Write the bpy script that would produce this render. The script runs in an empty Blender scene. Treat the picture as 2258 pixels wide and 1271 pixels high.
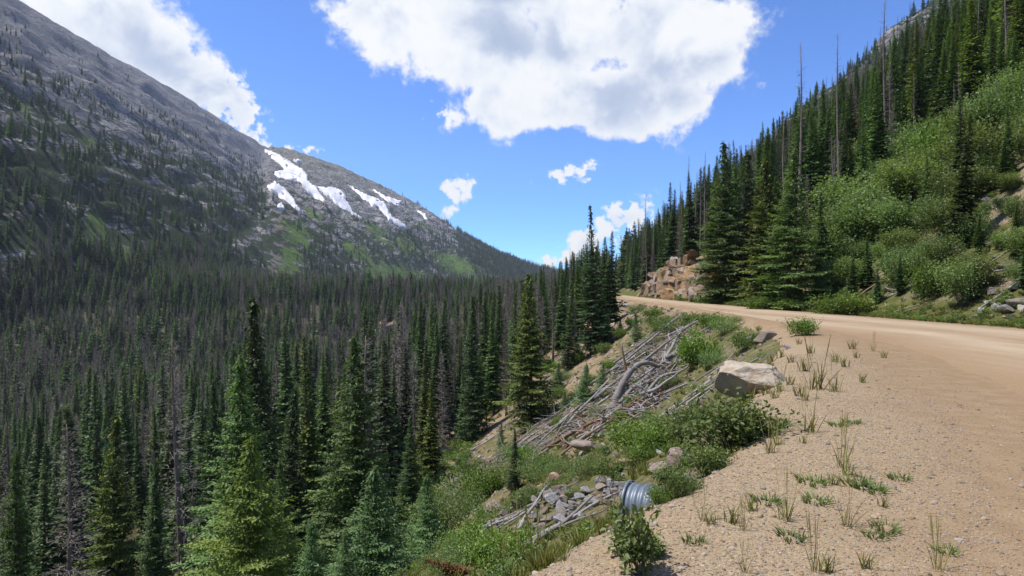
import bpy, math, random
import numpy as np
from mathutils import Vector, Matrix, Euler
R = math.radians
scene = bpy.context.scene
col = scene.collection

# ------------------------------------------------------------------ camera, world, sun, exposure
CAM_Z = 1.6
F = 1345.0            # focal length in photograph pixels (2258 wide)
cam_d = bpy.data.cameras.new('camera')
cam_d.sensor_width = 36.0
cam_d.lens = 36.0 * F / 2258.0
cam_d.clip_start = 0.1
cam_d.clip_end = 20000
cam = bpy.data.objects.new('camera', cam_d)
col.objects.link(cam)
cam.location = (0, 0, CAM_Z)
cam.rotation_euler = (R(90), 0, 0)
scene.camera = cam

SUN_EL, SUN_AZ = R(62), R(-88)          # azimuth from +Y (away from the viewer) towards +X
sun_dir = Vector((math.sin(SUN_AZ) * math.cos(SUN_EL), math.cos(SUN_AZ) * math.cos(SUN_EL), math.sin(SUN_EL)))
sl = bpy.data.lights.new('sun', 'SUN')
sl.energy = 3.4
sl.angle = R(0.53)
sl.color = (1.0, 0.95, 0.87)
sun = bpy.data.objects.new('sun', sl)
col.objects.link(sun)
sun.rotation_euler = sun_dir.to_track_quat('Z', 'Y').to_euler()
sun.location = (0, 0, 60)

vs = scene.view_settings
vs.view_transform = 'Standard'
vs.look = 'None'
vs.exposure = 0.95
vs.gamma = 1.0
vs.use_curve_mapping = False
cy = scene.cycles
cy.max_bounces = 6
cy.diffuse_bounces = 3
cy.glossy_bounces = 2
cy.transmission_bounces = 3
cy.transparent_max_bounces = 4
cy.volume_bounces = 0
cy.caustics_reflective = False
cy.caustics_refractive = False
cy.use_denoising = True
cy.denoiser = 'OPENIMAGEDENOISE'
cy.denoising_input_passes = 'RGB_ALBEDO_NORMAL'
cy.denoising_prefilter = 'ACCURATE'


class NT:
    """small node-tree writer"""
    def __init__(s, tree):
        s.t = tree
        s.n = tree.nodes
        s.l = tree.links

    def new(s, typ, **kw):
        n = s.n.new(typ)
        for k, v in kw.items():
            setattr(n, k, v)
        return n

    def put(s, sock, v):
        if isinstance(v, bpy.types.NodeSocket):
            s.l.new(v, sock)
        elif v is not None:
            if hasattr(sock, 'default_value') and isinstance(v, (tuple, list)) and len(v) == 3 and sock.type == 'RGBA':
                v = (*v, 1)
            sock.default_value = v

    def math(s, op, a, b=None, c=None, clamp=False):
        n = s.new('ShaderNodeMath', operation=op, use_clamp=clamp)
        for i, v in enumerate((a, b, c)):
            if v is not None:
                s.put(n.inputs[i], v)
        return n.outputs[0]

    def vmath(s, op, a, b=None, out=0, scale=None):
        n = s.new('ShaderNodeVectorMath', operation=op)
        s.put(n.inputs[0], a)
        if b is not None:
            s.put(n.inputs[1], b)
        if scale is not None:
            s.put(n.inputs['Scale'], scale)
        return n.outputs[out]

    def dot(s, a, b):
        return s.vmath('DOT_PRODUCT', a, b, out=1)

    def noise(s, vec, scale, detail=4, rough=0.55, dist=0.0, out='Fac', lac=2.0):
        n = s.new('ShaderNodeTexNoise')
        s.put(n.inputs['Vector'], vec)
        n.inputs['Scale'].default_value = scale
        n.inputs['Detail'].default_value = detail
        n.inputs['Roughness'].default_value = rough
        n.inputs['Distortion'].default_value = dist
        n.inputs['Lacunarity'].default_value = lac
        return n.outputs[out]

    def voro(s, vec, scale, feature='F1', out='Distance', rand=1.0):
        n = s.new('ShaderNodeTexVoronoi', feature=feature)
        s.put(n.inputs['Vector'], vec)
        n.inputs['Scale'].default_value = scale
        n.inputs['Randomness'].default_value = rand
        return n.outputs[out]

    def ramp(s, fac, stops, interp='LINEAR'):
        n = s.new('ShaderNodeValToRGB')
        s.put(n.inputs[0], fac)
        cr = n.color_ramp
        cr.interpolation = interp
        while len(cr.elements) < len(stops):
            cr.elements.new(0.5)
        for e, (p, c) in zip(cr.elements, stops):
            e.position = p
            if not isinstance(c, (tuple, list)):
                c = (c, c, c)
            e.color = (*c[:3], 1)
        return n.outputs[0]

    def step(s, v, a, b):
        n = s.new('ShaderNodeMapRange', interpolation_type='SMOOTHSTEP')
        s.put(n.inputs[0], v)
        s.put(n.inputs[1], a)
        s.put(n.inputs[2], b)
        return n.outputs[0]

    def mix(s, f, a, b, blend='MIX'):
        n = s.new('ShaderNodeMix', data_type='RGBA', blend_type=blend)
        s.put(n.inputs[0], f)
        s.put(n.inputs[6], a)
        s.put(n.inputs[7], b)
        return n.outputs[2]

    def mapping(s, vec, scale=(1, 1, 1), rot=(0, 0, 0), loc=(0, 0, 0)):
        n = s.new('ShaderNodeMapping')
        s.put(n.inputs[0], vec)
        n.inputs[1].default_value = loc
        n.inputs[2].default_value = rot
        n.inputs[3].default_value = scale
        return n.outputs[0]

    def bump(s, h, strength=0.5, dist=0.05):
        n = s.new('ShaderNodeBump')
        s.put(n.inputs['Height'], h)
        n.inputs['Strength'].default_value = strength
        n.inputs['Distance'].default_value = dist
        return n.outputs[0]


def pix_dir(px, py):
    return Vector(((px - 1129) / F, 1.0, (635.5 - py) / F)).normalized()


# world: Nishita sky with a cumulus layer mixed in by direction
world = bpy.data.worlds.new('World')
scene.world = world
world.use_nodes = True
w = NT(world.node_tree)
w.n.clear()
sky = w.new('ShaderNodeTexSky', sky_type='NISHITA')
sky.sun_disc = False
sky.sun_elevation = SUN_EL
sky.sun_rotation = SUN_AZ
sky.altitude = 3200
sky.air_density = 1.0
sky.dust_density = 0.3
sky.ozone_density = 2.5
dirv = w.vmath('NORMALIZE', w.new('ShaderNodeTexCoord').outputs['Generated'])
warp = w.noise(dirv, 9, 3, 0.55, out='Color')
wv = w.vmath('ADD', dirv, w.vmath('SCALE', w.vmath('SUBTRACT', warp, (0.5, 0.5, 0.5)), scale=0.05))
# (px, py, half-width, half-height, rotation, weight) of the clouds
CLOUDS = [
    (880, 40, 170, 100, -10, 1.0), (1080, 90, 230, 110, 0, 1.0), (1320, 70, 260, 110, 0, 1.0), (1510, 110, 160, 118, 20, 1.0), (1080, -60, 420, 120, 0, 1.0),
    (1260, 215, 270, 85, 0, 1.05), (1120, 215, 120, 80, -30, 0.9), (1470, 235, 130, 62, 5, 0.9), (1000, 130, 150, 70, -20, 0.9),
    (960, 255, 45, 24, 10, 0.62),
    (150, -30, 230, 110, -38, 1.0), (330, 110, 200, 90, -40, 1.0), (455, 200, 150, 70, -42, 1.0), (545, 285, 85, 50, -40, 1.0), (250, 160, 230, 70, -38, 0.9),
    (660, 332, 62, 20, -8, 0.85), (520, 200, 60, 30, -30, 0.6), (585, 245, 34, 14, -15, 0.55),
    (1012, 415, 44, 34, 25, 0.86), (990, 470, 36, 15, 10, 0.7), (1262, 388, 78, 28, 15, 0.88),
    (1215, 572, 60, 20, 12, 0.9), (1290, 535, 80, 36, 20, 0.95), (1380, 490, 90, 45, 15, 0.95), (1500, 500, 80, 40, 0, 0.9),
]
dens = None
small = None
for (px, py, hw, hh, rot, wt) in CLOUDS:
    c = pix_dir(px, py)
    e = Vector((c.y, -c.x, 0)).normalized()
    n_ = e.cross(c)
    a_ = R(rot)
    ax = e * math.cos(a_) + n_ * math.sin(a_)
    ay = n_ * math.cos(a_) - e * math.sin(a_)
    k = 1.0 / (1 + ((px - 1129) ** 2 + (py - 635) ** 2) / F ** 2) ** 0.5
    sx, sy = F / (hw * k), F / (hh * k)
    va = w.math('MULTIPLY', w.dot(wv, tuple(ax)), sx)
    vb = w.math('MULTIPLY', w.dot(wv, tuple(ay)), sy)
    r2 = w.math('MULTIPLY_ADD', va, va, w.math('MULTIPLY', vb, vb))
    front = w.math('GREATER_THAN', w.dot(wv, tuple(c)), 0.0)
    g = w.math('MULTIPLY', w.math('MULTIPLY', w.math('EXPONENT', w.math('MULTIPLY', r2, -0.75)), wt), front)
    if hw < 95:
        g = w.math('MULTIPLY', g, 0.93)
        small = g if small is None else w.math('MAXIMUM', small, g)
    else:
        dens = g if dens is None else w.math('SMOOTH_MAX', dens, g, 0.18)
# loose cumulus over the rest of the sky, where the frame does not look
sep = w.new('ShaderNodeSeparateXYZ')
w.put(sep.inputs[0], dirv)
plane = w.vmath('DIVIDE', dirv, w.math('MAXIMUM', sep.outputs[2], 0.06))
big = w.noise(w.vmath('MULTIPLY', plane, (1, 1, 0)), 0.55, 3, 0.5)
behind = w.step(w.dot(dirv, tuple(pix_dir(1129, 400))), 0.62, 0.4)
g = w.math('MULTIPLY', w.step(big, 0.5, 0.72), w.math('MULTIPLY', behind, w.step(sep.outputs[2], 0.02, 0.2)))
dens = w.math('MAXIMUM', dens, g)
n1 = w.noise(dirv, 11, 9, 0.6, 0.15)
n1b = w.noise(w.vmath('ADD', dirv, tuple(sun_dir * 0.018)), 11, 9, 0.6, 0.15)
n2 = w.noise(dirv, 46, 6, 0.62)
fine = w.math('MULTIPLY', w.math('SUBTRACT', n2, 0.5), w.math('MULTIPLY_ADD', small, 2.6, 0.5))
dens = w.math('MAXIMUM', dens, w.math('MULTIPLY', small, 0.78))
body = w.math('ADD', w.math('ADD', dens, fine), w.math('MULTIPLY', w.math('SUBTRACT', n1, 0.5), 1.3))
body2 = w.math('ADD', w.math('ADD', dens, fine), w.math('MULTIPLY', w.math('SUBTRACT', n1b, 0.5), 1.25))
alpha = w.step(body, 0.40, 0.66)
relief = w.math('SUBTRACT', body, body2)
thick = w.step(w.math('ADD', dens, w.math('MULTIPLY', w.math('SUBTRACT', n1, 0.5), 0.9)), 0.55, 1.05)
soft = w.step(w.noise(dirv, 7.0, 6, 0.55, 0.3), 0.36, 0.62)
lum = w.math('SUBTRACT', 1.0, w.math('MULTIPLY', w.math('MULTIPLY', thick, soft), 0.62))
lum = w.math('ADD', lum, w.math('MULTIPLY', relief, 0.55))
lum = w.math('ADD', lum, w.math('MULTIPLY', w.math('SUBTRACT', n2, 0.5), 0.12))
lum = w.math('MINIMUM', w.math('MAXIMUM', lum, 0.3), 1.05)
cloud_col = w.ramp(lum, [(0.3, (0.40, 0.485, 0.66)), (0.6, (0.58, 0.65, 0.80)), (0.85, (0.86, 0.90, 0.96)), (1.0, (1.0, 1.0, 1.0))])
SKY_STR = 0.125
cloud_lin = w.vmath('SCALE', cloud_col, scale=0.525 / SKY_STR)
tint = w.mix(1.0, sky.outputs[0], (0.45, 0.70, 1.06), 'MULTIPLY')
mixc = w.mix(alpha, tint, cloud_lin)
bg = w.new('ShaderNodeBackground')
w.put(bg.inputs[0], mixc)
bg.inputs[1].default_value = SKY_STR
wo = w.new('ShaderNodeOutputWorld')
w.l.new(bg.outputs[0], wo.inputs[0])
world.cycles.sampling_method = 'MANUAL'
world.cycles.sample_map_resolution = 512


# ------------------------------------------------------------------ numeric helpers
def _hash(ix, iy, seed):
    h = (ix.astype(np.int64) * 374761393 + iy.astype(np.int64) * 668265263 + seed * 974711) & 0xFFFFFFFF
    h = ((h ^ (h >> 13)) * 1274126177) & 0xFFFFFFFF
    h = (h ^ (h >> 16)) & 0xFFFFFFFF
    return h


def perlin(x, y, seed=0):
    x = np.asarray(x, float)
    y = np.asarray(y, float)
    ix = np.floor(x)
    iy = np.floor(y)
    fx = x - ix
    fy = y - iy
    out = 0
    ux = fx * fx * fx * (fx * (fx * 6 - 15) + 10)
    uy = fy * fy * fy * (fy * (fy * 6 - 15) + 10)
    res = []
    for dx, dy in ((0, 0), (1, 0), (0, 1), (1, 1)):
        a = _hash(ix + dx, iy + dy, seed) * (2 * math.pi / 4294967296.0)
        res.append(np.cos(a) * (fx - dx) + np.sin(a) * (fy - dy))
    a = res[0] + ux * (res[1] - res[0])
    b = res[2] + ux * (res[3] - res[2])
    return (a + uy * (b - a)) * 1.41


def fbm(x, y, octaves=4, seed=0, gain=0.5, ridged=False):
    s = 0
    amp = 1
    tot = 0
    for o in range(octaves):
        n = perlin(x * 2 ** o + 17.3 * o, y * 2 ** o - 9.1 * o, seed + o)
        if ridged:
            n = 1 - 2 * np.abs(n)
        s = s + amp * n
        tot += amp
        amp *= gain
    return s / tot


def sstep(a, b, x):
    t = np.clip((x - a) / (b - a), 0, 1)
    return t * t * (3 - 2 * t)


def smax(a, b, k):
    h = np.clip(0.5 + 0.5 * (a - b) / k, 0, 1)
    return b + (a - b) * h + k * h * (1 - h)


def smin(a, b, k):
    return -smax(-a, -b, k)


# ------------------------------------------------------------------ the lie of the land
def x_edge(y):     # brink of the embankment
    return np.interp(y, [-60, -5, 0, 3.4, 4.6, 5.5, 6.3, 9, 13, 20, 26, 38, 52, 80, 113, 150, 200, 300, 450, 700, 1200],
                     [-3, -2.2, -1.5, 0.1, 1.1, 1.95, 2.6, 3.9, 5.8, 9.3, 11.4, 13.0, 14.0, 15.0, 16.6, 19.8, 26, 53, 108, 200, 330])


def x_border(y):   # where the gravel of the pullout meets the road
    return np.interp(y, [-60, 0, 3, 3.8, 7, 14, 20, 26, 38, 52, 80, 113, 150, 200, 300],
                     [0.5, 1.2, 2.7, 3.3, 5.4, 8.6, 10.7, 12.3, 13.8, 14.8, 15.8, 17.4, 20.6, 27, 54])


def x_right(y):    # far edge of the road
    return np.interp(y, [-60, 0, 24, 38, 57, 80, 113, 150, 200, 300, 450, 700, 1200],
                     [22, 21, 19.8, 19.4, 19.8, 20.9, 23.0, 26.2, 32.5, 60, 116, 215, 350])


def height(x, y, detail=True):
    x = np.asarray(x, float)
    y = np.asarray(y, float)
    xe = x_edge(y)
    d = xe - x
    wob = 0.55 * fbm(x / 5.0, y / 5.0, 3, 11) if detail else 0
    dd = d + wob * sstep(14, 22, y)
    dp = 0.5 * (dd + np.sqrt(dd * dd + 0.35 ** 2)) - 0.03
    dp = np.maximum(dp, 0)
    s = np.interp(y, [0, 12, 36], [0.56, 0.56, 0.70])
    drop = s * np.minimum(dp, 18) + 0.40 * np.clip(dp - 18, 0, 27) + 0.21 * np.clip(dp - 45, 0, 85)
    z = -drop * (1 - 0.72 * sstep(220, 1050, y))
    if detail:
        k = sstep(0.5, 4, dp)
        z = z + k * (0.30 * fbm(x / 3.2, y / 3.2, 4, 21) + 0.9 * sstep(8, 30, dp) * fbm(x / 11, y / 11, 3, 22))
        z = z + 0.025 * fbm(x / 1.6, y / 1.6, 3, 23) * (1 - k)
    # right-hand hillside
    q = x - x_right(y) - 1.6
    if detail:
        q = q + 1.2 * fbm(x / 9, y / 9, 3, 31) * sstep(0, 6, q)
    qp = np.maximum(0.5 * (q + np.sqrt(q * q + 1.2 ** 2)) - 0.25, 0)
    hr = 0.72 * qp
    hr = smin(hr, 250 + 0.15 * qp, 40)
    if detail:
        hr = hr + sstep(1, 9, q) * (0.55 * fbm(x / 4.5, y / 4.5, 4, 33) + 1.8 * fbm(x / 26, y / 26, 3, 34))
    ditch = -0.16 * np.exp(-((q + 0.9) / 0.6) ** 2)
    z = z + hr + ditch
    cw = sstep(66, 74, y) * sstep(118, 108, y) * (0.75 + 0.35 * fbm(y / 7.0, y * 0 + 3, 3, 36))
    cliff = 6.0 * cw * sstep(0.4, 3.4, x - x_right(y) - 0.5 * fbm(x / 2.5, y / 2.5, 3, 37))
    z = np.where(q > -2, np.maximum(z, cliff + 0.35 * hr), z)
    # far crag on the right
    xc = 82 + np.where(y < 520, (520 - y) * 0.30, (y - 520) * 0.42)
    tc = x - xc
    hc = 0.90 * np.maximum(tc, 0)
    hc = smin(hc, 330 - 0.2 * tc, 40) - 5
    if detail:
        rg = fbm(x / 70, y / 70, 5, 41, 0.55, True)
        hc = hc + sstep(20, 120, hc) * 16 * rg
    wc = sstep(230, 400, y)
    z = np.where(wc > 0, z * (1 - wc) + wc * np.maximum(z, hc), z)
    # left-hand valley wall
    t = -232 - x
    rise = 7 * sstep(-150, -235, x) * (1 - 0.7 * sstep(300, 1000, y))
    z = z + rise * sstep(90, 240, y + 60)
    yy = np.maximum(y, 1.0)
    u = x / yy
    u = np.where(y < 60, -9.0 * np.sign(-x) * np.where(x < 0, 1, -1), u)
    nz = 18 * fbm(x / 150, y / 220, 4, 51) if detail else 0
    ta = t + nz - 4
    tp = np.maximum(0.5 * (ta + np.sqrt(ta * ta + 20 ** 2)) - 4, 0)
    ha = smin(1.02 * tp, 338 - 0.45 * (tp - 325), 14)
    if detail:
        rg = fbm(y / 95, tp / 40, 5, 52, 0.55, True)
        lg = tp / 26 + 1.4 * fbm(y / 130, tp / 60, 3, 53)
        saw = lg - np.floor(lg)
        ledge = (np.minimum(saw / 0.75, (1 - saw) / 0.25) - 0.5) * 7.0
        ha = ha + sstep(15, 60, tp) * sstep(345, 270, tp) * (9 * rg + ledge) + 1.3 * fbm(x / 12, y / 12, 3, 56) * sstep(10, 40, tp)
    wa = 1 - sstep(-0.425, -0.392, u)
    # mountain further up the valley
    uu = np.clip(u, -0.6, 0.6)
    yf = np.interp(uu, [-0.6, -0.4, -0.3, -0.2, -0.1, 0, 0.07, 0.2, 0.6], [430, 590, 720, 900, 1130, 1330, 1480, 1650, 1800])
    yr = np.interp(uu, [-0.6, -0.4, -0.3, -0.17, -0.1, 0, 0.07, 0.2, 0.6], [1650, 1720, 1800, 1760, 1700, 1740, 1800, 1880, 2100])
    vr = np.interp(uu, [-0.6, -0.46, -0.405, -0.365, -0.32, -0.28, -0.245, -0.208, -0.17, -0.133, -0.096, -0.059, -0.022, 0.03, 0.068, 0.15, 0.6],
                   [0.25, 0.242, 0.236, 0.229, 0.216, 0.203, 0.187, 0.170, 0.151, 0.130, 0.1055, 0.083, 0.0635, 0.042, 0.032, 0.018, 0.01])
    tb = (yy - yf) / (yr - yf)
    tbp = np.maximum(tb, 0)
    hb_top = vr * yr - 8
    g = np.where(tbp < 1, 1.28 * tbp - 0.28 * tbp ** 2.2, 1 - 0.9 * (tbp - 1))
    g = smin(g, 1.03 - 0.35 * tbp * 0, 0.05)
    hb = hb_top * g
    if detail:
        env = sstep(0.03, 0.2, tb) * sstep(1.08, 0.8, tb)
        rgb = fbm((x + 0.5 * y) / 120, (y - 0.4 * x) / 60, 5, 61, 0.55, True)
        hb = hb + env * 20 * rgb + env * 3.0 * fbm(x / 20, y / 20, 3, 63)
    wall = np.where(y > 60, wa * ha + (1 - wa) * hb, np.where(x < 0, ha, 0))
    return z + wall


def project(p):
    p = np.asarray(p)
    return 1129 + F * p[..., 0] / p[..., 1], 635.5 - F * (p[..., 2] - CAM_Z) / p[..., 1]


_ys = np.concatenate([np.arange(2.0, 60, 0.06), np.arange(60, 300, 0.4), np.arange(300, 2600, 2.0)])


def at(px, py, ymin=0.0):
    """first ground point seen at a pixel of the photograph"""
    u = (px - 1129) / F
    v = (635.5 - py) / F
    yc = _ys[_ys > ymin]

    def below(ys):
        return height(u * ys, ys) > CAM_Z + v * ys
    c = yc[::7]
    ok = np.nonzero(below(c))[0]
    if len(ok) == 0:
        y = 1500.0
    else:
        k = ok[0] * 7
        f = yc[max(0, k - 6):k + 1]
        y = f[np.nonzero(below(f))[0][0]]
    return Vector((u * y, y, float(height(u * y, y))))


def ground(x, y):
    return float(height(x, y))


# ------------------------------------------------------------------ mesh and object helpers
def mesh_np(name, verts, tris=None, quads=None, mats=(), smooth=False, attrs=None, mat_idx=None):
    me = bpy.data.meshes.new(name)
    verts = np.asarray(verts, np.float32).reshape(-1, 3)
    nt = 0 if tris is None else len(tris)
    nq = 0 if quads is None else len(quads)
    idx = []
    if nt:
        idx.append(np.asarray(tris, np.int32).ravel())
    if nq:
        idx.append(np.asarray(quads, np.int32).ravel())
    loops = np.concatenate(idx)
    starts = np.concatenate([np.arange(nt) * 3, nt * 3 + np.arange(nq) * 4]).astype(np.int32)
    me.vertices.add(len(verts))
    me.vertices.foreach_set('co', verts.ravel())
    me.loops.add(len(loops))
    me.loops.foreach_set('vertex_index', loops)
    me.polygons.add(nt + nq)
    me.polygons.foreach_set('loop_start', starts)
    if mat_idx is not None:
        me.polygons.foreach_set('material_index', np.asarray(mat_idx, np.int32))
    me.polygons.foreach_set('use_smooth', np.full(nt + nq, bool(smooth)))
    for m in mats:
        me.materials.append(m)
    me.update(calc_edges=True)
    me.validate()
    for k, v in (attrs or {}).items():
        v = np.asarray(v, np.float32)
        if v.ndim == 1:
            a = me.attributes.new(k, 'FLOAT', 'POINT')
            a.data.foreach_set('value', v)
        else:
            a = me.attributes.new(k, 'FLOAT_VECTOR', 'POINT')
            a.data.foreach_set('vector', v.ravel())
    return me


def link(name, data, loc=(0, 0, 0), rot=(0, 0, 0), scale=(1, 1, 1), parent=None):
    o = bpy.data.objects.new(name, data)
    col.objects.link(o)
    o.location = loc
    o.rotation_euler = rot
    o.scale = scale
    if parent is not None:
        o.parent = parent
    return o


def tag(o, label=None, cat=None, group=None, kind=None):
    if label:
        o['label'] = label
    if cat:
        o['category'] = cat
    if group:
        o['group'] = group
    if kind:
        o['kind'] = kind
    return o


def new_mat(name, rough=0.9, spec=0.2):
    m = bpy.data.materials.new(name)
    m.use_nodes = True
    t = NT(m.node_tree)
    b = m.node_tree.nodes['Principled BSDF']
    b.inputs['Roughness'].default_value = rough
    b.inputs['Specular IOR Level'].default_value = spec
    return m, t, b


def attr(t, name, out='Fac'):
    n = t.new('ShaderNodeAttribute', attribute_name=name)
    return n.outputs[out]


# ------------------------------------------------------------------ ground materials
def m_gravel():
    m, t, b = new_mat('gravel', 0.95, 0.15)
    P = t.new('ShaderNodeNewGeometry').outputs['Position']
    v1 = t.voro(P, 38, out='Color')
    d1 = t.voro(P, 38)
    v2 = t.voro(P, 95, out='Color')
    d2 = t.voro(P, 95)
    base = t.ramp(t.noise(P, 1.3, 5, 0.6), [(0.3, (0.255, 0.18, 0.108)), (0.7, (0.325, 0.245, 0.158))])
    sx = t.new('ShaderNodeSeparateColor')
    t.put(sx.inputs[0], v1)
    peb = t.ramp(sx.outputs[0], [(0.0, (0.16, 0.115, 0.085)), (0.25, (0.33, 0.205, 0.125)), (0.5, (0.41, 0.295, 0.19)), (0.75, (0.26, 0.18, 0.12)), (0.93, (0.48, 0.40, 0.32)), (1.0, (0.22, 0.21, 0.22))])
    sx2 = t.new('ShaderNodeSeparateColor')
    t.put(sx2.inputs[0], v2)
    grit = t.ramp(sx2.outputs[1], [(0.0, (0.20, 0.142, 0.09)), (0.5, (0.315, 0.24, 0.155)), (1.0, (0.41, 0.33, 0.235))])
    c = t.mix(0.55, base, grit)
    c = t.mix(t.math('MULTIPLY', t.step(sx.outputs[1], 0.45, 0.6), t.step(d1, 0.5, 0.32)), c, peb)
    dirt = attr(t, 'dirt')
    packed = t.ramp(t.noise(P, 3.2, 6, 0.65), [(0.25, (0.215, 0.14, 0.08)), (0.75, (0.31, 0.22, 0.138))])
    c = t.mix(t.math('MULTIPLY', dirt, 0.92), c, packed)
    t.put(b.inputs['Base Color'], t.vmath('MULTIPLY', c, (0.935, 0.942, 0.90)))
    hgt = t.math('ADD', t.math('MULTIPLY', d1, -0.8), t.math('MULTIPLY', d2, -0.35))
    t.put(b.inputs['Normal'], t.bump(hgt, 0.55, 0.02))
    return m


def m_road():
    m, t, b = new_mat('road_dirt', 0.95, 0.15)
    P = t.new('ShaderNodeNewGeometry').outputs['Position']
    lane = attr(t, 'lane')        # 0 at the near border .. 1 at the far border
    wave = t.math('MULTIPLY', t.math('SUBTRACT', t.noise(P, 0.35, 3, 0.5), 0.5), 0.14)
    ln = t.math('ADD', lane, wave)
    c = t.ramp(ln, [(0.0, (0.25, 0.165, 0.098)), (0.12, (0.28, 0.19, 0.115)), (0.24, (0.33, 0.24, 0.155)), (0.34, (0.45, 0.365, 0.27)), (0.48, (0.28, 0.19, 0.118)),
                    (0.62, (0.43, 0.34, 0.245)), (0.75, (0.45, 0.36, 0.265)), (0.88, (0.30, 0.21, 0.132)), (1.0, (0.22, 0.155, 0.095))])
    st = t.noise(t.mapping(P, (2.2, 0.22, 1)), 1.0, 6, 0.65)
    c = t.mix(t.math('MULTIPLY', t.step(ln, 0.05, 0.35), 0.5), c, t.ramp(st, [(0.3, (0.235, 0.15, 0.088)), (0.7, (0.41, 0.315, 0.22))]), 'MIX')
    gr = t.voro(P, 45, out='Color')
    c = t.mix(0.14, c, gr, 'OVERLAY')
    t.put(b.inputs['Base Color'], t.vmath('MULTIPLY', c, (0.935, 0.942, 0.90)))
    h = t.math('ADD', t.noise(P, 14, 5, 0.7), t.math('MULTIPLY', t.voro(P, 45), -0.4))
    t.put(b.inputs['Normal'], t.bump(h, 0.35, 0.03))
    return m


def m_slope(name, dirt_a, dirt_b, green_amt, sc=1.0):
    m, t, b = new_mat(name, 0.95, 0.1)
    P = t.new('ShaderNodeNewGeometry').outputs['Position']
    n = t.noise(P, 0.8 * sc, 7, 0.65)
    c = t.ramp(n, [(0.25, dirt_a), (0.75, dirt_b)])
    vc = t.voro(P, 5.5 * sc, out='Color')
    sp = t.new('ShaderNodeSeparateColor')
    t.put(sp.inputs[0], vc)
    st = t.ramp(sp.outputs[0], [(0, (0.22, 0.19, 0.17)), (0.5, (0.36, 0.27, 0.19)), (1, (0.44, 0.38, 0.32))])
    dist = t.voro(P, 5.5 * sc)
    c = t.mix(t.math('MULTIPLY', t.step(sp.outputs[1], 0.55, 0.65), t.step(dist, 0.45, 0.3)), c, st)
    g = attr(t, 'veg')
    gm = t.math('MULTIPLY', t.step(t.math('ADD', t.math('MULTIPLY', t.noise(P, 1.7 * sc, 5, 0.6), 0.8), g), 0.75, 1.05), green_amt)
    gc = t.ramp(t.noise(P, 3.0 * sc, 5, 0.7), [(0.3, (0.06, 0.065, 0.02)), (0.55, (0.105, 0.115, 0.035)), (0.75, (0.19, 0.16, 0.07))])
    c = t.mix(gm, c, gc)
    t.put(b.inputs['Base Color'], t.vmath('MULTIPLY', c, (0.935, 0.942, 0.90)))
    h = t.math('ADD', t.noise(P, 5 * sc, 8, 0.72), t.math('MULTIPLY', dist, -0.5))
    t.put(b.inputs['Normal'], t.bump(h, 0.8, 0.12 / sc))
    return m


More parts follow.
